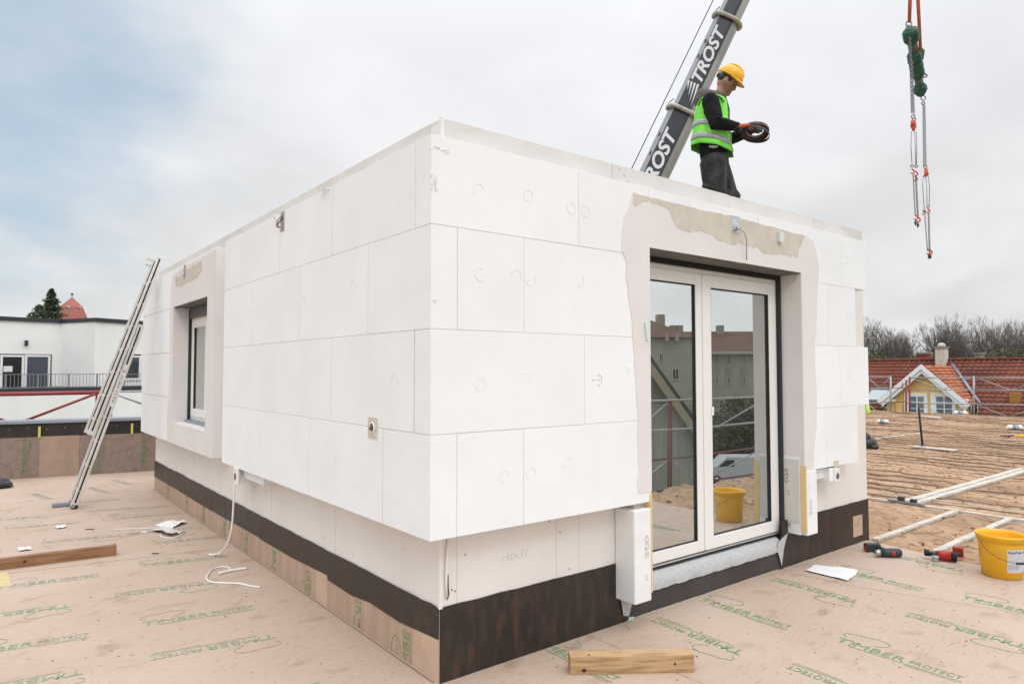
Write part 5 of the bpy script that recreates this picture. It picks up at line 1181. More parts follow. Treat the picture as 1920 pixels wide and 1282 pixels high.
def trost(yb, k, wd):
    P = axp(yb)+ss*(.10*wd)+dd*(.60*wd/2+.004); put_text(m, 'TROST', P, ax, -ss, .27*k, w=1.50*k, bold=.03, shear=.32)
    for i in range(4):
        q = P-ax*(.06+.0*i)-ss*(.02+.085*i)*k; m.add([q, q-ss*.055*k-ax*.0, q-ax*(.62-.13*i)*k+ss*.05*k], [(0, 1, 2)])
for q_, par_ in (((160, 1.0, .655), s2), ((363, 1.12, .76), s1), ((-45, 1.0, .60), s3)):
    m = MB(); trost(*q_); m.build('lettering', wlet, par_)
m = MB()
for y_, wd in ((90, .655), (118, .655), (265, .76), (300, .76)): c_ = axp(y_)-ss*(.86*wd/2)+dd*(.40*wd/2); m.loft([(c_, ax, dd, .055, .03), (c_-ss*.012+dd*.012, ax, dd, .05, .026)], 12)
m.build('boom_pad', 'black', CRN)
bz = axp(900); m = MB(); m.box((bz.x-1.6, bz.y-1.3, -7), (bz.x+1.8, bz.y+1.3, min(bz.z, 1)), 0); m.build('turret', mlight, CRN, bevel=.1)

# ------------------------------------------------------------------ lifting tackle
TK = thing('lifting_tackle', 'green spreader bar hanging from orange slings with chains and red hooks at the upper right', 'lifting tackle')
D1, D2 = 7.8, 8.3
grn = mk('spreader_green', (.018, .11, .06), (.03, .07, .05), scale=14, rough=.5); olive = mk('spreader_tube', (.13, .15, .11), (.09, .11, .08), scale=10, rough=.55)
orng = mk('orange_sling', (.55, .13, .055), (.42, .09, .04), scale=30, rough=.8); hook = mk('hook_red', (.55, .07, .03), rough=.45)
def q(x, y, D): return dep(x, y, D)
k1 = 1/FPX
def barp(y):  # along the bar
    t = (y-52)/(178-52); x = 1706+t*(1727-1706)
    return q(x, y, D1+t*(D2-D1))
def barseg(name, y0, y1, r0, r1, mat, n=16): m = MB(); m.tube([barp(y0), barp(y1)], [r0, r1], n); return m.build(name, mat, TK)
barseg('tube', 75, 100, .052, .052, olive); barseg('tube', 146, 162, .046, .046, olive)
m = MB(); m.tube([barp(52), barp(56), barp(60), barp(74), barp(80)], [.03, .075, .088, .088, .06], 10, smooth=False); m.build('end_head', grn, TK)
m = MB(); m.tube([barp(97), barp(102), barp(114), barp(117)], [.06, .080, .080, .06], 10, smooth=False); m.build('middle_sleeve', grn, TK)
m = MB(); m.tube([barp(116), barp(119), barp(126), barp(129), barp(133), barp(142), barp(146)], [.06, .075, .077, .072, .078, .076, .05], 14); m.build('middle_sleeve', grn, TK)
m = MB(); m.tube([barp(158), barp(163), barp(170), barp(177), barp(180)], [.05, .075, .078, .05, .03], 10, smooth=False); m.build('end_head', grn, TK)
m = MB(); m.tube([q(1719, 95, 8.0), q(1724, 92, 8.0), q(1729, 97, 8.0), q(1728, 112, 8.0)], [.015, .03, .03, .02], 8); m.build('lug', grn, TK)
def ringo(c_, r_, rt, name='shackle', mat='steel', el=1.0, n=18):
    m = MB(); m.tube([c_+CR*(r_*math.cos(a_))+Vector((0, 0, 1))*(r_*el*math.sin(a_)) for a_ in np.linspace(0, 2*math.pi, n+1)], rt, 6, caps=False); return m.build(name, mat, TK)
ringo(q(1704, 45, D1), .032, .008); ringo(q(1703, 52, D1), .022, .010); ringo(q(1731, 184, D2), .028, .007); ringo(q(1731, 194, D2), .018, .008); ringo(q(1731, 142, 8.15), .045, .010, 'clamp_ring', 'steel', .5); ringo(q(1712, 118, 8.05), .06, .008, 'clamp_ring', 'steel', .35)
m = MB(); m.tube([q(1705, 42, D1), q(1707, -20, D1), q(1712, -160, D1)], [.020, .022, .022], 6); m.build('sling', orng, TK)
m = MB(); m.tube([q(1726, 96, 7.95), q(1721, -5, 7.95), q(1712, -160, 7.9)], [.018, .021, .022], 6); m.build('sling', orng, TK)
m = MB(); m.tube([q(1712, -160, D1), q(1712, -400, D1)], .03, 8); m.box(q(1704, -190, D1), q(1720, -160, D1+.1)); m.build('hook_block', 'steel', TK)
def chain(x0, y0, x1, y1, D, r_=.006, sag=0, name='chain', link=.030):
    a = q(x0, y0, D); b = q(x1, y1, D); n = max(4, int((b-a).length/link)); m = MB(); t = (b-a).normalized(); u = CR; v = t.cross(u).normalized(); u = v.cross(t)
    for i in range(n):
        c_ = a.lerp(b, (i+.5)/n)+CR*(sag*math.sin(math.pi*(i+.5)/n)); side = u if i % 2 == 0 else v; L_ = (b-a).length/n*.72
        m.tube([c_+t*(L_*math.cos(w_))+side*(r_*1.5*math.sin(w_)) for w_ in np.linspace(0, 2*math.pi, 9)], r_*.55, 4, caps=False)
    return m.build(name, 'steel', TK)
chain(1706, 70, 1710, 212, D1, .008, 0, link=.024); chain(1710, 115, 1714, 214, D1, .006, link=.024); chain(1731, 198, 1732.5, 312, D2, .006, link=.02); chain(1734, 198, 1736, 312, D2, .005, link=.02)
ringo(q(1712, 219, D1), .020, .007); ringo(q(1714, 224, D1), .018, .007); ringo(q(1735, 313, D2), .020, .006)
def hk(x, y, D, s=.030):
    c_ = q(x, y, D); m = MB(); m.tube([c_+Vector((0, 0, s*1.8)), c_+Vector((0, 0, s*.9))]+[c_+CR*(s*math.sin(w_))+Vector((0, 0, s*math.cos(w_))) for w_ in np.linspace(0, 4.3, 9)], [s*.28]*2+[s*.34]*7+[s*.2]*2, 6); m.build('hook', hook, TK)
m = MB(); m.tube([q(1711, 226, D1), q(1711, 238, D1)], [.018, .024], 6); m.tube([q(1715, 228, D1), q(1715, 240, D1)], [.014, .02], 6); m.tube([q(1713, 238, D1), q(1713, 246, D1)], [.03, .012], 6); m.build('shortener', hook, TK)
m = MB(); m.tube([q(1736, 316, D2), q(1737, 328, D2), q(1733, 331, D2)], [.018, .028, .012], 6); m.build('shortener', hook, TK)
m = MB()
for pts in ([(1709, 247), (1708, 275), (1710, 306)], [(1715, 247), (1716, 280), (1717, 312)], [(1718, 247), (1719, 280), (1718.5, 308)]): m.tube([q(a_, b_, D1) for a_, b_ in pts], .004, 5)
for pts in ([(1731, 330), (1730, 350), (1733, 392)], [(1736, 332), (1738, 360), (1738, 385)], [(1740, 330), (1743, 350), (1742, 390)]): m.tube([q(a_, b_, D2) for a_, b_ in pts], .004, 5)
m.build('wire_rope', 'steel', TK)
for x, y, D in ((1710, 311, D1), (1718, 312, D1), (1733, 396, D2), (1740, 388, D2)): ringo(q(x, y, D), .016, .006)
for x, y, D in ((1710.5, 322, D1), (1717, 326, D1), (1716.5, 336, D1), (1731.5, 399, D2), (1740, 396, D2)): hk(x, y, D, .022)
chain(1712, 326, 1716, 402, D1, .005, link=.02); chain(1717, 330, 1721, 406, D1, .007, 0, link=.02); chain(1734, 403, 1739, 470, D2, .005); chain(1741, 396, 1743, 470, D2, .007, link=.02)
for x, y, D in ((1716.5, 408, D1), (1721.5, 412, D1), (1740, 473, D2), (1744, 473, D2)): hk(x, y, D, .024)
for x, y, D in ((1716.5, 418, D1), (1721, 422, D1), (1741.5, 481, D2), (1744.5, 481, D2)): m = MB(); c_ = q(x, y, D); m.tube([c_+Vector((0, 0, .03)), c_, c_-Vector((0, 0, .03))], [.006, .015, .005], 6); m.build('hook_latch', 'toolgrey', TK)
# ------------------------------------------------------------------ ground far below
GZ = -7.0
m = MB(); m.add([(-900, -900, GZ), (900, -900, GZ), (900, 900, GZ), (-900, 900, GZ)], [(0, 1, 2, 3)])
o = m.build('ground', mk('ground_grass', (.07, .10, .04), (.13, .12, .08), scale=.12, rough=.95)); tag(o, kind='structure')
m = MB(); m.box((-9, -7, GZ), (4.30, 8.9, -.25)); m.box((4.30, -2.55, GZ), (24.7, 8.9, -.32)); o = m.build('building_below', 'whitew'); tag(o, 'storeys below carrying the roof deck', 'building')

class Fac:
    """a vertical facade plane through two points; rect() takes picture corners, gives true-size boxes on the plane"""
    def __init__(s, P0, P1, mirror=False):
        s.P0 = Vector((P0.x, P0.y, 0)); s.u = (Vector((P1.x, P1.y, 0))-s.P0).normalized(); s.n = Vector((s.u.y, -s.u.x, 0))
        c = mir(CAM) if mirror else CAM; s.mirror = mirror
        if s.n.dot(Vector((CAM.x, CAM.y, 0))-s.P0) < 0: s.n = -s.n
    def uz(s, x, y):
        d = ray(x, y); o = CAM
        if s.mirror: d = Vector((d.x, -d.y, d.z)); o = mir(CAM)
        t = (s.P0-o).dot(s.n)/Vector((d.x, d.y, 0)).dot(s.n); p = o+d*t; return (p-s.P0).dot(s.u), p.z
    def pt(s, u, z, off=0): v = s.P0+s.u*u+s.n*off; return Vector((v.x, v.y, z))
    def box(s, m, u0, z0, u1, z1, o0, o1, mi=0):
        M_ = Matrix(((s.u.x, s.n.x, 0, s.P0.x), (s.u.y, s.n.y, 0, s.P0.y), (0, 0, 1, 0), (0, 0, 0, 1))); m.box((u0, o0, z0), (u1, o1, z1), mi, mat=M_)
    def rect(s, m, x0, y0, x1, y1, o0, o1, mi=0):
        u0, z1 = s.uz(x0, (y0)); u1, _ = s.uz(x1, y0); _, z0 = s.uz(x0, y1); s.box(m, u0, z0, u1, z1, o0, o1, mi)

# ------------------------------------------------------------------ white neighbour at the left
NB = thing('neighbour_building', 'white flat-roofed house with dark roof edge and balcony at the far left', 'building')
zr = 1.5419+(692.6-592)/FPX*42
FA = Fac(dep(0, 640, 42), dep(172, 640, 46.3)); FB = Fac(dep(182, 640, 43.4), dep(242, 640, 45.4))
uA, _ = FA.uz(172, 600); uB0, _ = FB.uz(180, 600)
m = MB(); FA.box(m, -14, GZ, uA, zr-.25, -8, 0); FB.box(m, uB0-.05, GZ, 30, zr-.25, -12, 0); m.build('wall', 'whitew', NB)
m = MB(); FA.box(m, -14, zr-.25, uA+.02, zr, -8, .12); FB.box(m, uB0-.12, zr-.25, 30, zr, -12, .12); m.build('roof_edge', 'navy', NB)
def nwin(F, x0, y0, x1, y1, panes, glass='glassdark', top=True):
    m = MB(); F.rect(m, x0, y0, x1, y1, .0, .03); w_ = m.build('window', 'navy', NB)
    for i, (a, b_, g_) in enumerate(panes):
        m = MB(); u0, z1 = F.uz(a, y0); u1, _ = F.uz(b_, y0); _, z0 = F.uz(a, y1); t = .13
        F.box(m, u0, z0, u0+t, z1-.10, .03, .09); F.box(m, u1-t, z0, u1, z1-.10, .03, .09); F.box(m, u0+t, z1-.22, u1-t, z1-.10, .031, .09); F.box(m, u0+t, z0, u1-t, z0+.14, .031, .09); m.build('frame', 'upvc', w_)
        m = MB(); F.box(m, u0+t, z0+.14, u1-t, z1-.22, .03, .055); m.build('pane', g_, w_)
    return w_
w1 = nwin(FA, -60, 662, 97, 735, [(-50, -2, 'glassdark'), (0, 45, 'glassdark'), (46, 94, 'glassblue')])
m = MB(); FA.rect(m, 6, 686, 23, 697, .056, .06); m.build('notice', 'paper', w1)
nwin(FB, 215, 663, 264, 713, [(216, 263, 'glassdark')])
m = MB(); FA.rect(m, 46, 638, 51, 648, 0, .18); o = m.build('wall_lamp', 'navy', NB)
# balcony: slab edge, wall below, railing
FC = Fac(FA.P0+FA.n*4.5, FA.P0+FA.n*4.5+FA.u)
_, zb_ = FC.uz(60, 735); _, zt_ = FC.uz(60, 708)
m = MB(); FC.box(m, -14, zb_-.02, 30, zb_+.22, -4.5, .05); m.build('balcony_edge', 'navy', NB)
m = MB(); FC.box(m, -14, GZ, 30, zb_-.02, -4.5, 0); m.build('balcony_wall', 'whitew', NB)
m = MB(); FC.box(m, -6, zb_+1.02, 26, zb_+1.06, -.10, -.06); FC.box(m, -6, zb_+.26, 26, zb_+.29, -.10, -.06)
u_ = -6
while u_ < 26: FC.box(m, u_, zb_+.14, u_+.022, zb_+1.02, -.09, -.07); u_ += .19
for i in range(20): FC.box(m, -6+i*1.62, zb_+.14, -6+i*1.62+.06, zb_+1.02, -.105, -.055)
m.build('railing', mk('rail_grey', (.22, .23, .22), rough=.5), NB)

# red scaffold rails behind the upstand
RS = thing('scaffold', 'red and grey scaffold rails outside the roof edge at the left', 'scaffold')
FS = Fac(U0+un*.9, U1+un*.9)
def stube(F, x0, y0, x1, y1, r_, name, mat, par, off=0):
    a = F.uz(x0, y0); b_ = F.uz(x1, y1); m = MB(); m.tube([F.pt(a[0], a[1], off), F.pt(b_[0], b_[1], off)], r_, 8); return m.build(name, mat, par)
stube(FS, -60, 740, 205, 735, .032, 'guard_rail', 'redtube', RS); stube(FS, 43, 790, 180, 738, .02, 'diagonal_brace', 'redtube', RS, .05); stube(FS, -30, 773, 14, 790, .02, 'diagonal_brace', 'redtube', RS, .05)
stube(FS, 181, 738, 181, 800, .016, 'upright', 'redtube', RS); stube(FS, 207, 735, 275, 760, .016, 'diagonal_brace', 'galv', RS); stube(FS, 209, 735, 209, 800, .012, 'upright', 'galv', RS)
stube(FS, 160, 735, 290, 734, .012, 'guard_rail', 'galv', RS, -.1)

# church roof
CH = thing('tower_roof', 'steep red tiled pyramid roof rising behind the white house at the left', 'tower roof', dep(133, 640, 130))
sc = 130/FPX
cz = lambda y: 1.5419+(692.6-y)*sc-CH.location.z
hw = 27*sc
m = MB(); a = hw; ap = Vector((0, 0, cz(556))); Rm = Matrix.Rotation(R(-6), 4, 'Z')
kz_ = cz(575); ez = cz(599); k2 = a*.70
pts1 = [Rm @ Vector((sx*k2*.93, sy*k2*.93, kz_)) for sx, sy in ((-1, -1), (1, -1), (1, 1), (-1, 1))]; pts2 = [Rm @ Vector((sx*a*.98, sy*a*.98, ez)) for sx, sy in ((-1, -1), (1, -1), (1, 1), (-1, 1))]
m.add(pts1+[ap], [(0, 1, 4), (1, 2, 4), (2, 3, 4), (3, 0, 4)]); m.add(pts2+pts1, [(0, 1, 5, 4), (1, 2, 6, 5), (2, 3, 7, 6), (3, 0, 4, 7)])
m.build('roof', mk('church_tiles', (.36, .13, .10), (.30, .10, .08), scale=1.2, stretch=(1, 1, 6), rough=.85), CH)
m = MB(); m.box((-a*.95, -a*.95, GZ-CH.location.z), (a*.95, a*.95, ez), mat=Rm); m.build('tower_wall', mk('church_wall', (.52, .48, .40), rough=.9), CH)
m = MB(); m.tube([ap, ap+Vector((0, 0, .7))], .07, 6); m.ell(ap+Vector((0, 0, .55)), .22, 8, 6); m.build('finial', 'navy', CH)
def rd(dx, y, r_, fwd):  # round dormer window
    c_ = Vector((CR.x*dx*sc, CR.y*dx*sc, cz(y)))-Vector((CF.x, CF.y, 0))*fwd; m = MB(); f_ = -Vector((CF.x, CF.y, 0)).normalized()
    m.loft([(c_, CR, Z_, r_, r_), (c_+f_*.8, CR, Z_, r_, r_)], 14); o = m.build('dormer', mk('dormer_grey', (.35, .34, .33), rough=.7), CH)
    m = MB(); m.loft([(c_+f_*.8, CR, Z_, r_*.5, r_*.5), (c_+f_*.86, CR, Z_, r_*.5, r_*.5)], 12); m.build('pane', 'glassdark', o)
rd(4, 578, .42, 1.2)
rd(-19, 577, .34, .2); rd(20, 578, .34, .2)

# ------------------------------------------------------------------ trees
bark = mk('bark', (.085, .068, .058), (.12, .10, .085), scale=3, rough=.95)
twigm = mk('twig', (.16, .135, .12), (.12, .10, .088), scale=.5, rough=.95)
def bare_mesh(seed, H_=14.0, spread=1.0):
    rr = random.Random(seed); mt = MB(); mc = MB()
    def seg(m, a, b, r0, r1, n): m.tube([a, b], [r0, r1], n, caps=False, smooth=True)
    def grow(p, d, L_, r_, lvl):
        n = 3 if lvl < 2 else 2; q = p; dirn = d
        for i in range(n):
            nd = (dirn+Vector((rr.gauss(0, .09), rr.gauss(0, .09), rr.gauss(.06, .05)))).normalized(); e = q+nd*(L_/n)
            seg(mt if lvl < 2 else mc, q, e, r_*(1-.3*i/n), r_*(1-.3*(i+1)/n), 5 if lvl < 2 else 3)
            if 1 <= lvl < 7 and rr.random() < .8:
                ax_ = nd.cross(Vector((rr.gauss(0, 1), rr.gauss(0, 1), rr.gauss(0, 1)))).normalized(); sd = (Matrix.Rotation(rr.uniform(.45, .85), 3, ax_) @ nd)
                grow(e, (sd+Vector((0, 0, .25))).normalized(), L_*rr.uniform(.5, .7), max(.009, r_*.42), lvl+(2 if lvl > 3 else 1))
            q = e; dirn = nd
        if lvl < 7:
            for k in range(3 if lvl < 1 else 2):
                ax_ = dirn.cross(Vector((rr.gauss(0, 1), rr.gauss(0, 1), rr.gauss(0, .5)))).normalized(); sd = Matrix.Rotation(rr.uniform(.18, .48)*spread, 3, ax_) @ dirn
                grow(q, (sd+Vector((0, 0, .16))).normalized(), L_*rr.uniform(.68, .84), max(.009, r_*.6), lvl+1)
    grow(Vector((0, 0, 0)), Vector((0, 0, 1)), H_*.25, H_*.0135, 0)
    return mt, mc
TG = 'bare trees behind the red roofs'
protos = []
labels = ['tall bare tree right beside the white building corner', 'broad bare tree left of the brick chimney', 'small bare tree directly behind the brick chimney', 'bare tree left of the white chimney, topped by fine twigs', 'tallest bare tree just right of the white chimney', 'bare tree above the middle of the right-hand red roof', 'low bare tree behind the small grey chimney', 'wide bare tree near the right edge', 'bare tree cut by the right edge of the picture', 'slim bare tree between the two left broad ones', 'faint further bare tree between the tallest one and the grey chimney', 'faint further bare tree left of the rightmost one']
spec = [(1640, 606, 88, 0), (1690, 620, 92, 1), (1716, 630, 96, 2), (1752, 612, 90, 2), (1793, 598, 86, 0), (1832, 617, 92, 1), (1852, 622, 98, 2), (1880, 600, 84, 1), (1925, 596, 88, 0), (1664, 622, 100, 2), (1815, 612, 104, 0), (1900, 606, 104, 2)]
for v in range(3):
    mt, mc = bare_mesh(11+v*7, 14.0, 1.0+.12*v)
    zz_ = sorted(z for _, _, z in mc.v); hmax = zz_[int(len(zz_)*.992)]; print('tree', len(mc.v))
    r0 = thing('bare_tree', labels[v], 'tree', group=TG); mt.build('trunk', bark, r0, recalc=False); mc.build('crown', twigm, r0, recalc=False); protos.append((r0, hmax))
used = set()
for i, (px, py, D, v) in enumerate(spec):
    b_ = dep(px, 692, D); top = 1.5419+(692.6-py)/FPX*D; s_ = (top-GZ)/protos[v][1]; rz = R(57*i)
    if v not in used: r0 = protos[v][0]; used.add(v); r0.location = (b_.x, b_.y, GZ); r0.rotation_euler = (0, 0, rz); r0.scale = (s_, s_, s_); r0['label'] = labels[i]
    else: copy_thing(protos[v][0], (b_.x, b_.y, GZ), (0, 0, rz), (s_*.95, s_*.95, s_), labels[i], TG)
def leafm(name, c1, c2): return mk(name, c1, c2, scale=1.5, rough=.8, spec=.2, lo=.3, hi=.7)
def clump_tree(name, label, base, H_, prof, n, leaf, mat, seed, trunk_r=.2, droop=.3):
    """prof(t) -> crown radius at height fraction t"""
    rr = random.Random(seed); root = thing(name, label, 'tree', base); m = MB(); m.tube([(0, 0, 0), (.05, 0, H_*.5), (0, 0, H_*.97)], [trunk_r, trunk_r*.6, .02], 7); m.build('trunk', bark, root)
    m = MB()
    for _ in range(n):
        t = rr.random()**1.2; R_ = prof(t); a_ = rr.uniform(0, 6.283); k = rr.random()**.5; lob = 1+.22*math.sin(a_*3+t*14+seed)+.12*math.sin(a_*7+t*31)
        c_ = Vector((R_*k*lob*math.cos(a_), R_*k*lob*math.sin(a_), H_*(.08+.92*t)-droop*R_*k+rr.gauss(0, .05)))
        out_ = Vector((math.cos(a_), math.sin(a_), -.3)); s_ = leaf*rr.uniform(.6, 1.4)
        u_ = (out_+Vector((rr.gauss(0, .5), rr.gauss(0, .5), rr.gauss(0, .5)))).normalized(); v_ = u_.cross(Vector((rr.gauss(0, 1), rr.gauss(0, 1), rr.gauss(0, 1)))).normalized()
        m.add([c_-u_*s_*.5, c_+v_*s_*.3, c_+u_*s_, c_-v_*s_*.3], [(0, 1, 2, 3)])
    m.build('crown', mat, root, recalc=False); return root
spr = leafm('spruce_needles', (.035, .055, .028), (.095, .10, .055)); lg = leafm('evergreen_leaves', (.04, .07, .02), (.10, .12, .04))
D_ = 75
def bs(px, D): v = dep(px, 692, D); return (v.x, v.y, GZ)
hh = lambda y, D: 1.5419+(692.6-y)/FPX*D-GZ
clump_tree('spruce_tree', 'dark spruce rising above the white house left of the red tower roof', bs(93, D_), hh(541, D_), lambda t: .05+min(1.6, 1.22*((1-t)/.2)**.85)*(1+.35*math.sin(t*150)), 20000, .20, spr, 3, .25, .35)
clump_tree('conifer_tree', 'lower rounded conifer left of the spruce above the white house', bs(71, D_-2), hh(571, D_-2), lambda t: .80*math.sqrt(max(0, min(1, (1.0-t)/.09)))+.05, 9000, .15, spr, 5, .2, .1)
clump_tree('yew_bush', 'small dark shrub top at the foot of the rounded conifer', bs(58, D_-1), hh(585, D_-1), lambda t: .8*math.sqrt(max(0, min(1, (1-t)/.08)))+.05, 5000, .16, spr, 8, .1, .1)
clump_tree('evergreen_tree', 'round green evergreen between the building corner and the red roofs', bs(1641, 60), hh(657, 60), lambda t: 1.0*math.sqrt(max(0, 1-((t-.7)/.4)**2))+.1, 4500, .16, lg, 6, .15, .1)
clump_tree('evergreen_tree', 'low evergreen left of the brick chimney', bs(1712, 62), hh(664, 62), lambda t: .9*math.sqrt(max(0, 1-((t-.75)/.35)**2))+.1, 2600, .15, lg, 16, .15, .1)
clump_tree('evergreen_tree', 'green evergreen in front of the bare trees right of the grey chimney', bs(1880, 64), hh(654, 64), lambda t: 1.9*math.sqrt(max(0, 1-((t-.75)/.35)**2))+.1, 4500, .18, leafm('olive_leaves', (.07, .085, .035), (.13, .12, .06)), 9, .15, .1)
clump_tree('evergreen_tree', 'green evergreen at the right edge above the red roof', bs(1918, 60), hh(662, 60), lambda t: .9*math.sqrt(max(0, 1-((t-.75)/.35)**2))+.1, 2600, .16, lg, 12, .15, .1)

# ------------------------------------------------------------------ yellow house with red roofs (aligned with the roof deck)
XG = 32.2
G1 = lambda x, y, xx=XG: pl(x, y, 0, xx)
tile = mk('clay_tiles', (.22, .062, .032), (.12, .040, .026), scale=.7, rough=.85, lo=.35, hi=.7, bump=.1, bscale=10)
nt = tile.node_tree; N = nt.nodes; L = nt.links; b = N['Principled BSDF']; base = b.inputs['Base Color'].links[0].from_socket
tc = N.new('ShaderNodeTexCoord'); mp = N.new('ShaderNodeMapping'); mp.inputs['Scale'].default_value = (1.2, 3.4, 1.6); L.new(tc.outputs['Object'], mp.inputs[0])
vo = N.new('ShaderNodeTexVoronoi'); vo.inputs['Scale'].default_value = 1.6; L.new(mp.outputs[0], vo.inputs['Vector']); mx = N.new('ShaderNodeMix'); mx.data_type = 'RGBA'; mx.blend_type = 'MULTIPLY'; mx.inputs[0].default_value = .35
L.new(base, mx.inputs[6]); bw = N.new('ShaderNodeRGBToBW'); L.new(vo.outputs['Color'], bw.inputs[0]); L.new(bw.outputs[0], mx.inputs[7]); L.new(mx.outputs[2], b.inputs['Base Color'])
tile2 = mk('new_clay_tiles', (.40, .125, .045), (.28, .085, .035), scale=1.2, rough=.8, lo=.35, hi=.65)
def roof_slope(m, e0, e1, r0, r1, courses, wave=.23):
    """rolled tiles: e0,e1 eave ends; r0,r1 ridge ends"""
    e0, e1, r0, r1 = map(Vector, (e0, e1, r0, r1)); L_ = (e1-e0).length; nw = max(2, int(L_/wave)); n = (e1-e0).cross(r0-e0).normalized()
    if n.z < 0: n = -n
    for c in range(courses):
        t0 = c/courses; t1 = (c+1)/courses+.012; a0 = e0.lerp(r0, t0); a1 = e1.lerp(r1, t0); b0 = e0.lerp(r0, min(1, t1)); b1 = e1.lerp(r1, min(1, t1)); vs = []; k = nw*4
        for i in range(k+1):
            s = i/k; w_ = .028*math.cos(2*math.pi*s*nw); lo_ = a0.lerp(a1, s); hi_ = b0.lerp(b1, s)
            vs += [lo_+n*(.012+w_-.03), lo_+n*(.045+w_), hi_+n*(.0+w_)]
        fs = []
        for i in range(k): fs += [(3*i, 3*i+3, 3*i+4, 3*i+1), (3*i+1, 3*i+4, 3*i+5, 3*i+2)]
        m.add(vs, fs, 0)
YH = thing('yellow_house', 'yellow house with white-edged gable and red tiled roof beyond the substrate', 'house')
eaveX = XG+.15; ez_ = pl(1885, 776, 0, eaveX).z
ridX = XG+3.6; rz_ = pl(1850, 674.5, 0, ridX).z
yR, yL = -14.0, pl(1640, 690, 0, ridX).y+1.0
apx = G1(1733, 685); vl = G1(1652, 752); vr = G1(1824, 760)
ts = (rz_-ez_+.2)/(ridX-eaveX+.3); roofz = lambda x: rz_-ts*(ridX-x)
m = MB(); roof_slope(m, (eaveX-.3, yR, ez_-.2), (eaveX-.3, vr.y-.1, ez_-.2), (ridX, yR, rz_), (ridX, vr.y-.1, rz_), 15); roof_slope(m, (eaveX-.3, vl.y+.1, ez_-.2), (eaveX-.3, yL+1.2, ez_-.2), (ridX, vl.y+.1, rz_), (ridX, yL, rz_), 15)
# slope behind the gable, from valley height up
lo_x = XG+.35; lo_z = roofz(lo_x)
roof_slope(m, (lo_x, vr.y-.1, lo_z), (lo_x, vl.y+.1, lo_z), (ridX, vr.y-.1, rz_), (ridX, vl.y+.1, rz_), 13)
roof_slope(m, (ridX+3.6, yR, ez_), (ridX+3.6, yL, ez_), (ridX, yR, rz_), (ridX, yL, rz_), 4)
rf_ = m.build('roof', tile, YH)
m = MB(); k_ = 60
for i in range(k_): y_ = yR+(yL-yR)*i/k_; m.tube([(ridX, y_, rz_+.02), (ridX, y_+(yL-yR)/k_*.97, rz_+.035)], [.085, .10], 7)
m.build('ridge_tiles', tile, rf_)
m = MB(); m.box((XG+.35, yR, GZ), (ridX+3.2, yL-.5, ez_-.1)); m.prism([(XG, vl.y-.25, GZ), (XG, vr.y+.25, GZ), (XG, vr.y+.25, vr.z+.1), (XG, apx.y, apx.z-.15), (XG, vl.y-.25, vl.z+.1)], (2.5, 0, 0))
m.build('wall', mk('yellow_render', (.80, .53, .20), (.74, .48, .18), scale=.8, rough=.9), YH)
# gable roof (dormer)
dep_ = 3.7
m = MB(); ov = .35; zdrop = 0
A_ = Vector((XG-ov, apx.y, apx.z)); Bk = Vector((XG+dep_, apx.y, apx.z))
xm_ = lambda z: ridX-(rz_-z)/ts
roof_slope(m, (XG-ov, vr.y, vr.z), (xm_(vr.z)+.1, vr.y, vr.z), (XG-ov, apx.y, apx.z), (xm_(apx.z)+.1, apx.y, apx.z), 13); roof_slope(m, (XG-ov, vl.y, vl.z), (xm_(vl.z)+.1, vl.y, vl.z), (XG-ov, apx.y, apx.z), (xm_(apx.z)+.1, apx.y, apx.z), 13)
g2 = m.build('gable_roof', tile2, YH)
wtr = mk('white_verge', (.84, .85, .86), rough=.5)
m = MB()
for v_ in (vl, vr):
    d_ = Vector((0, v_.y-apx.y, v_.z-apx.z)); dn = d_.normalized(); per = Vector((0, -dn.z, dn.y)); per = per if per.z < 0 else -per
    a_ = Vector((XG-ov-.03, apx.y, apx.z)); e_ = a_+d_
    m.prism([a_+Vector((0, 0, .06)), a_+Vector((0, 0, -.18)), e_+per*.15, e_-per*.04], (.03, 0, 0)); m.prism([a_+Vector((.06, 0, -.18)), a_+Vector((.06, 0, -.36)), e_+Vector((.06, 0, 0))+per*.30, e_+Vector((.06, 0, 0))+per*.15], (.03, 0, 0))
m.build('verge_board', wtr, YH)
m = MB(); va = Vector((xm_(apx.z)-.02, apx.y-.05, apx.z+.07)); vb = Vector((xm_(vr.z)-.02, vr.y-.08, vr.z+.07)); m.tube([va, vb], .085, 4); m.build('valley_flashing', 'zinc', YH)
m = MB(); m.tube([(XG-.25, yR, ez_-.28), (XG-.25, vr.y-.05, ez_-.28)], .08, 6); m.tube([(XG-.25, vl.y+.05, ez_-.28), (XG-.25, yL, ez_-.28)], .08, 6); m.build('gutter', 'black', YH)
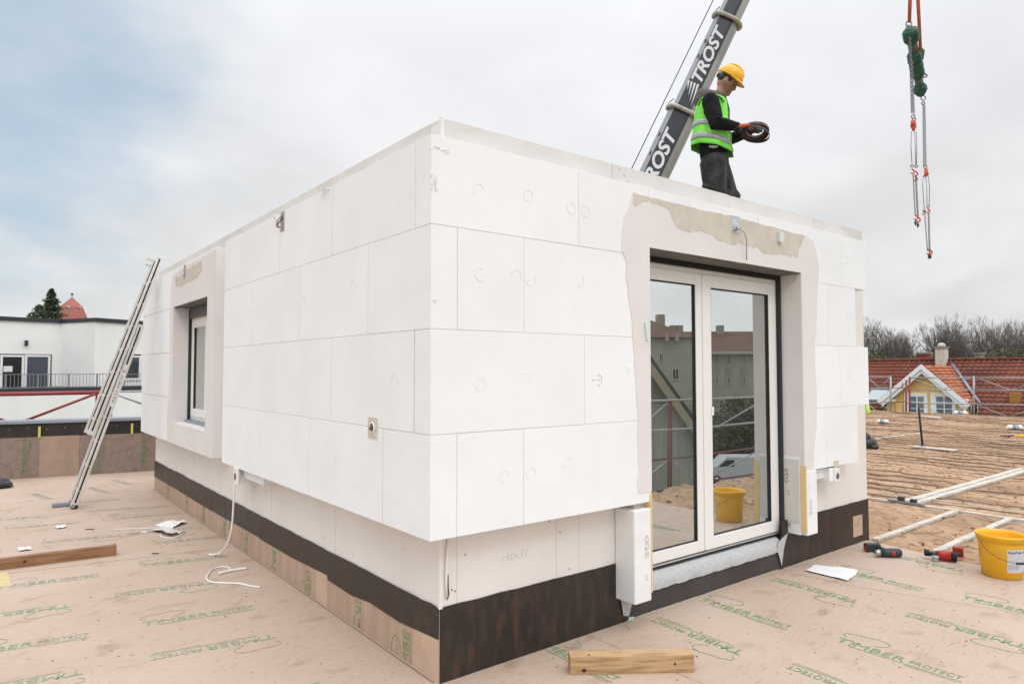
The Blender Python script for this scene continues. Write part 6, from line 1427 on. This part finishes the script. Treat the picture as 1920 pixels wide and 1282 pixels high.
for x0, x1, wx0, wx1 in ((1696, 1739, 1705, 1734), (1745, 1792, 1754, 1787)):
    a0 = G1(x0, 736); a1 = G1(x1, 736); zb2 = G1(x0, 800).z; w0 = G1(wx0, 741); w1_ = G1(wx1, 742)
    m = MB(); t = .14
    m.box((XG-.05, a0.y, zb2), (XG, w0.y, a0.z)); m.box((XG-.05, w1_.y, zb2), (XG, a1.y, a0.z)); m.box((XG-.051, w0.y, w0.z), (XG, w1_.y, a0.z)); wn_ = m.build('window', wtr, YH)
    m = MB(); m.box((XG-.01, w0.y, zb2), (XG+.0, w1_.y, w0.z)); m.build('pane', mk('pane_blue%d' % x0, (.10, .13, .19), (.22, .24, .28), scale=2.2, rough=.08, spec=.8), wn_)
    m = MB(); ymid = (w0.y+w1_.y)/2; m.box((XG-.035, ymid-.02, zb2), (XG-.011, ymid+.02, w0.z))
    for z_ in (w0.z-.30, w0.z-.60, w0.z-.9): m.box((XG-.034, min(w0.y, w1_.y), z_-.015), (XG-.0115, max(w0.y, w1_.y), z_+.015))
    for yy in (w0.y, w1_.y): m.box((XG-.04, yy-.035, zb2), (XG-.0112, yy+.035, w0.z))
    m.box((XG-.04, min(w0.y, w1_.y), w0.z-.05), (XG-.011, max(w0.y, w1_.y), w0.z+.01)); m.build('frame', wtr, wn_)
for px in (1673, 1808): p_ = G1(px, 750); m = MB(); m.box((XG-.25, p_.y-.18, p_.z-.05), (XG, p_.y+.18, p_.z+.06)); m.build('corbel', wtr, YH)
# skylight left of the gable
s0 = (pl(1637, 750, 0, eaveX+.6)); m = MB()
d_ = Vector((ridX-eaveX, 0, rz_-ez_)).normalized(); nn_ = Vector((-d_.z, 0, d_.x))
t_ = (s0.z-ez_)/(rz_-ez_); base_ = Vector((eaveX+(ridX-eaveX)*.10, 0, ez_+(rz_-ez_)*.10)); c_ = Vector((base_.x, pl(1640, 748, 0, base_.x).y, base_.z))
Mx_ = Matrix(((d_.x, 0, nn_.x, c_.x), (0, 1, 0, c_.y), (d_.z, 0, nn_.z, c_.z), (0, 0, 0, 1)))
m.box((0, -.45, .05), (1.0, .5, .14), mat=Mx_); o = m.build('skylight', mk('skyl_frame', (.10, .10, .11), rough=.5), YH); m = MB(); m.box((.10, -.38, .141), (.9, .42, .15), mat=Mx_); m.build('pane', mk('skyl_pane', (.38, .42, .43), rough=.1), o)
def chim(px0, px1, ytop, ybot, X0, mat, name_, cap, par=YH, dx=.6):
    a = pl(px0, ytop, 0, X0); b_ = pl(px1, ytop, 0, X0); zb = pl(px0, ybot, 0, X0).z; m = MB(); m.box((X0, min(a.y, b_.y), zb-.8), (X0+dx, max(a.y, b_.y), a.z)); o = m.build('chimney', mat, par)
    m = MB(); e = .05; m.box((X0-e, min(a.y, b_.y)-e, a.z), (X0+dx+e, max(a.y, b_.y)+e, a.z+.08)); m.build('chimney_cap', cap, o); return o, a, b_
brick = mk('brick', (.26, .07, .05), (.20, .055, .04), scale=6, stretch=(1, 1, 3), rough=.9); conc = mk('concrete', (.25, .24, .21), (.20, .19, .17), 4, rough=.9)
chim(1719, 1738, 664, 676, ridX+1.0, brick, '', conc); chim(1827, 1838, 664, 676, ridX+1.6, mk('grey_chimney', (.26, .24, .21), rough=.9), '', conc)
o, a, b_ = chim(1753, 1769, 653, 683, XG+3.0, mk('white_chimney', (.62, .58, .49), (.50, .46, .38), 2.5, stretch=(1, 1, .4), rough=.9), '', conc)
m = MB(); m.ell(((XG+3.3), (a.y+b_.y)/2, a.z+.14), (.18, .18, .14), 10, 7); m.build('cowl', mk('cowl', (.5, .5, .48), rough=.7), o)
cc_ = pl(1905, 750, 0, XG+1.0); m = MB(); m.box((XG+.8, cc_.y-.18, cc_.z-.35), (XG+1.2, cc_.y+.18, cc_.z+.32)); m.build('roof_vent', mk('vent_y', (.36, .17, .04), rough=.7), YH)
# second red roof peeking at far left behind the ridge
RH = thing('red_roofed_house', 'low red-brown hipped roof just showing beside the white building corner', 'house')
m = MB(); a = pl(1630, 674, 0, 42); b_ = pl(1655, 672, 0, 42); roof_slope(m, (39, b_.y, a.z-2.2), (39, a.y+6, a.z-2.2), (42, b_.y, a.z), (42, a.y+6, a.z), 9); m.build('roof', mk('brown_tiles', (.12, .055, .04), (.09, .045, .035), 1.5, rough=.9), RH)
m = MB(); m.box((39.2, b_.y, GZ), (44, a.y+5.8, a.z-2.1)); m.build('wall', 'whitew', RH)

# ------------------------------------------------------------------ scaffold in front of the yellow house
SX = 25.7
SF = thing('scaffold', 'galvanised scaffold guard frames with crossed braces in front of the yellow house', 'scaffold')
def st(x0, y0, x1, y1, r_=.024, mat='galv', name='guard_rail', xx=SX): m = MB(); m.tube([pl(x0, y0, 0, xx), pl(x1, y1, 0, xx)], r_, 6); m.build(name, mat, SF)
for x0, y0, x1, y1 in ((1600, 706, 1670, 706.5), (1706, 708, 1826, 708), (1826, 708, 2000, 708.5), (1600, 728, 1670, 727), (1706, 730, 1826, 730.5), (1826, 730.5, 2000, 732), (1600, 757, 1670, 753), (1700, 756, 1826, 757), (1826, 758, 2000, 760)): st(x0, y0, x1, y1)
for x0, y0, x1, y1 in ((1670, 705, 1670, 785), (1826, 705, 1826, 785), (2000, 705, 2000, 785)): st(x0, y0, x1, y1, .036, 'galv', 'upright')
for x0, y0, x1, y1 in ((1628, 709, 1649, 727), (1649, 727, 1669, 708), (1716, 711, 1768, 730), (1768, 730, 1818, 709), (1834, 709, 1895, 731), (1895, 731, 1960, 709), (1628, 758, 1650, 776), (1650, 776, 1669, 757), (1730, 760, 1768, 778), (1768, 778, 1815, 762), (1834, 760, 1890, 781), (1890, 781, 1950, 762)): st(x0, y0, x1, y1, .016, 'galv', 'diagonal_brace', SX+.06)
for x in (1699, 1705.5): st(x, 706 if x > 1700 else 712, x, 785, .034, 'redtube', 'upright')
for x0, y0, x1, y1 in ((1692, 716, 1692, 727), (1678, 754, 1678, 775), (1693, 754, 1693, 775)): st(x0, y0, x1, y1, .014, 'redtube', 'guard_rail')
st(1672, 727.5, 1698, 727, .016, 'redtube'); st(1672, 753.5, 1698, 753, .016, 'redtube')
for x in (1821, 1833): st(x, 757, x, 780, .016, 'galv', 'upright')
p_ = pl(1624, 772, 0, 22.5)
V2 = thing('vest_on_rail', 'bright green high-visibility garment hanging at the scaffold beside the building corner', 'garment')
m = MB(); m.loft([((22.6, p_.y, p_.z+.25), Y_, X_, .05, .04), ((22.6, p_.y-.02, p_.z), Y_, X_, .08, .06), ((22.6, p_.y, p_.z-.18), Y_, X_, .07, .05)], 12); m.build('cloth', mk('hv2', (.42, .75, .12), rough=.7), V2)

# ------------------------------------------------------------------ what the glazed door mirrors: scaffold, gable house, apartment block, van
def mdep(x, y, D): return mir(dep(x, y, D))
RC = thing('scaffold', 'red and white scaffold outside the roof edge, seen mirrored in the glazed door', 'scaffold')
def m_t(F, x0, y0, x1, y1, r_, mat, name): a = F.uz(x0, y0); b_ = F.uz(x1, y1); m = MB(); m.tube([F.pt(*a), F.pt(*b_)], r_, 7); m.build(name, mat, RC)
FM = Fac(Vector((4.0, -2.85, 0)), Vector((9.0, -2.85, 0)), True)
dred = mk('dark_red_tube', (.17, .05, .045), rough=.6)
wt = mk('white_tube', (.34, .35, .33), rough=.5)
for x0, y0, x1, y1 in ((1200, 752, 1300, 749), (1300, 749, 1470, 742), (1200, 808, 1300, 803), (1300, 803, 1470, 786)): m_t(FM, x0, y0, x1, y1, .016, wt, 'guard_rail')
for x0, y0, x1, y1 in ((1200, 864, 1300, 855), (1300, 855, 1470, 832), (1200, 925, 1300, 912), (1300, 905, 1470, 880)): m_t(FM, x0, y0, x1, y1, .015, dred, 'guard_rail')
for x0, y0, x1, y1 in ((1253, 750, 1253, 930), (1258, 750, 1258, 930), (1470, 740, 1470, 900)): m_t(FM, x0, y0, x1, y1, .016, dred, 'upright')
for x0, y0, x1, y1 in ((1200, 800, 1252, 755), (1345, 800, 1430, 750), (1200, 905, 1252, 862), (1262, 862, 1300, 900), (1345, 885, 1430, 840)): m_t(FM, x0, y0, x1, y1, .010, wt, 'diagonal_brace')
# gable house
GH = thing('gable_house', 'house with steep verge and green-grey wall, seen mirrored in the left door leaf', 'house')
FG = Fac(mdep(1180, 690, 26.3), mdep(1300, 690, 26.0), True)
a = FG.uz(1195, 642); b_ = FG.uz(1328, 830); wb = mk('siding', (.30, .31, .27), (.23, .24, .21), scale=2, stretch=(6, 6, .3), rough=.8); ol = mk('olive_wall', (.20, .195, .14), rough=.9)
am = (2*a[0]-b_[0], b_[1])
m = MB(); m.prism([FG.pt(am[0], am[1]), FG.pt(a[0], a[1]), FG.pt(b_[0], b_[1]), FG.pt(b_[0]-.25, b_[1]), FG.pt(b_[0]-.25, GZ), FG.pt(am[0], GZ)], -FG.n*4); m.build('wall', ol, GH)
m = MB(); FG.box(m, a[0], GZ, b_[0]-.3, .2, .0, .04); m.build('siding', wb, GH)
def slab(P, Q, w_, th_, name, mat):
    m = MB(); p0, q0 = FG.pt(*P), FG.pt(*Q); d_ = (q0-p0).normalized(); n_ = FG.n; u_ = d_.cross(n_).normalized(); u_ = u_ if u_.z > 0 else -u_
    m.prism([p0+n_*.4, q0+n_*.4, q0+n_*.4+u_*th_, p0+n_*.4+u_*th_], -n_*w_); m.build(name, mat, GH)
slab(a, (b_[0]+.08, b_[1]-.10), 4.6, .10, 'roof', mk('roof_dark', (.05, .055, .05), rough=.8)); slab(a, (am[0]-.3, am[1]-.35), 4.6, .10, 'roof', M['navy'])
m = MB(); p0, q0 = FG.pt(a[0], a[1]-.05, .42), FG.pt(b_[0]+.06, b_[1]-.12, .42); m.prism([p0, q0, q0-Vector((0, 0, .50)), p0-Vector((0, 0, .52))], FG.n*.03); m.build('verge_board', mk('verge_tan', (.33, .28, .20), rough=.8), GH)
# apartment block
AP = thing('apartment_block', 'grey apartment block with brown roofs and chimneys, seen mirrored in the glazed door', 'building')
FR = Fac(mdep(1222, 690, 62), mdep(1435, 690, 62), True)
gw = mk('grey_render', (.40, .385, .32), (.34, .33, .27), scale=.4, rough=.9); br_ = mk('brown_roof', (.13, .06, .04), (.09, .05, .035), scale=1, stretch=(1, 1, 4), rough=.9); wfr = mk('window_frame_grey', (.42, .42, .38), rough=.6)
def U(x, y): return FR.uz(x, y)
uL = U(1262, 690)[0]; zE = U(1300, 659)[1]; zR = U(1300, 618)[1]; uR = U(1700, 690)[0]; uLL = U(900, 690)[0]
m = MB(); FR.box(m, uL, GZ-1, uR, zE, -12, 0); FR.box(m, uLL, GZ-1, uL+1.6, zE+1.2, -14, 2.0); m.build('wall', gw, AP)
def rp(u0, u1, z0, z1, o0, o1, name='roof', mat=br_):
    m = MB(); m.prism([FR.pt(u0, z0, o0), FR.pt(u0, z1, (o0+o1)/2), FR.pt(u0, z0, o1)], FR.u*(u1-u0)); m.build(name, mat, AP)
rp(uL, uR, zE, zR+.15, .5, -12)
FRb = Fac(FR.P0-FR.n*5, FR.P0-FR.n*5+FR.u, True)
# hipped roof of the left wing and its side wing
m = MB(); c = [FR.pt(uLL, zE+1.2, 2.4), FR.pt(uL+1.6, zE+1.2, 2.4), FR.pt(uL+2.6, zE+1.2, -14), FR.pt(uLL, zE+1.2, -14)]; zT = U(1240, 603)[1]*1.1; t_ = [FR.pt(uLL+4, zT, -5), FR.pt(U(1236, 600)[0], zT, -5)]
m.add(c+t_, [(0, 1, 5, 4), (1, 2, 5), (2, 3, 4, 5), (3, 0, 4)]); m.build('roof', br_, AP)
for x in (1238, 1274, 1350, 1262): 
    m = MB(); FRb.rect(m, x-7 if x == 1238 else x-5, 590 if x == 1238 else 610, x+7 if x == 1238 else x+5, 640, -.6, .4); m.build('chimney', mk('pale_chimney%d' % x, (.34, .31, .25), rough=.9), AP)
drk = mk('dark_matte_pane', (.03, .035, .035), rough=.6)  # plain dark matte colour for the apartment panes
def aw(x, y0, y1, w_=8, bal=True, off=0.0):
    u0, z1 = U(x, y0); u1, _ = U(x+w_, y0); _, z0 = U(x, y1); m = MB(); t = .10
    FR.box(m, u0, z0, u0+t, z1, off, off+.08); FR.box(m, u1-t, z0, u1, z1, off, off+.08); FR.box(m, u0+t, z1-t, u1-t, z1, off+.001, off+.08); FR.box(m, u0+t, z0, u1-t, z0+t, off+.001, off+.08); FR.box(m, (u0+u1)/2-.03, z0+t, (u0+u1)/2+.03, z1-t, off+.002, off+.07); w__ = m.build('window', wfr, AP)
    m = MB(); FR.box(m, u0+t, z0+t, u1-t, z1-t, off, off+.03); m.build('pane', drk, w__)
    if bal:
        m = MB()
        for k in range(4): FR.box(m, u0-.12, z0-.22-.22*k, u1+.12, z0-.16-.22*k, off+.05, off+.10)
        m.build('balcony_rail', wfr, w__)
for x in (1282, 1318, 1340, 1362, 1390, 1418, 1446, 1476): aw(x, 666, 683); aw(x, 705, 722, bal=False); aw(x, 742, 760, bal=False)
for x in (1236, 1254): aw(x, 628, 641, 6, False, 2.4)
aw(1226, 663, 680, 9, False, 2.0); aw(1250, 690, 712, 13, False, 2.0)
m = MB(); FR.box(m, uL, zE-.25, uR, zE, 0, .6); m.build('gutter', wfr, AP)
# car park strip, hedge and van
m = MB(); p_ = mdep(1370, 885, 52); m.add([(p_.x-40, p_.y-14, GZ+.03), (p_.x+40, p_.y+6, GZ+.03), (p_.x+36, p_.y+18, GZ+.03), (p_.x-44, p_.y-2, GZ+.03)], [(0, 1, 2, 3)]); o = m.build('road', mk('asphalt', (.10, .10, .10), (.14, .14, .135), 1, rough=.9)); tag(o, kind='structure')
vp = mdep(1378, 888, 51); VN = thing('van', 'white panel van parked below, seen mirrored in the right door leaf', 'van', (vp.x, vp.y, GZ+.05))
vd_ = Vector((FR.u.x, FR.u.y)); VN.rotation_euler = (0, 0, math.atan2(vd_.y, vd_.x))
white = mk('van_paint', (.52, .53, .54), rough=.3)
m = MB(); m.prism([(-2.5, -.95, .35), (2.5, -.95, .35), (2.5, -.95, 1.9), (2.3, -.95, 2.0), (-.9, -.95, 2.0), (-1.6, -.95, 1.35), (-2.4, -.95, 1.05)], (0, 1.9, 0)); m.build('body', white, VN, bevel=.06)
m = MB(); m.prism([(-1.50, -.97, 1.32), (-.35, -.97, 1.32), (-.35, -.97, 1.80), (-.92, -.97, 1.80)], (0, 1.94, 0)); m.build('window', 'glassdark', VN)
for x in (-1.65, 1.65):
    for y in (-.86, .86):
        m = MB(); m.tube([(x, y-.11, .34), (x, y+.11, .34)], .34, 18); w__ = m.build('wheel', 'black', VN); m = MB(); s = 1 if y > 0 else -1; m.tube([(x, y+.112*s, .34), (x, y+.118*s, .34)], .19, 14); m.build('rim', 'toolsteel', w__)
m = MB()
for y in (-.7, .7): m.box((-2.53, y-.18, .85), (-2.42, y+.18, 1.0))
m.build('headlight', mk('lamp_glass', (.6, .6, .6), rough=.2), VN)
m = MB(); m.box((-2.6, -.9, .35), (-2.4, .9, .65)); m.build('bumper', 'toolgrey', VN, bevel=.03)
for i, (px, D, s_) in enumerate(((1350, 56, 1.0), (1400, 57, 1.25), (1300, 55, .9), (1425, 56.5, .8))):
    p_ = mdep(px, 800, D); clump_tree('garden_tree', ['round green garden tree behind the van', 'wide green garden tree right of the van in the mirror', 'garden tree beside the gable in the mirrored view', 'small garden tree between the mirrored ones'][i], (p_.x, p_.y, GZ), 5.0*s_, lambda t: 2.1*math.sqrt(max(0, 1-((t-.6)/.5)**2))+.1, 6000, .22, leafm('garden_leaves%d' % i, (.045, .065, .03), (.075, .09, .045)), 31+i, .15, .1)
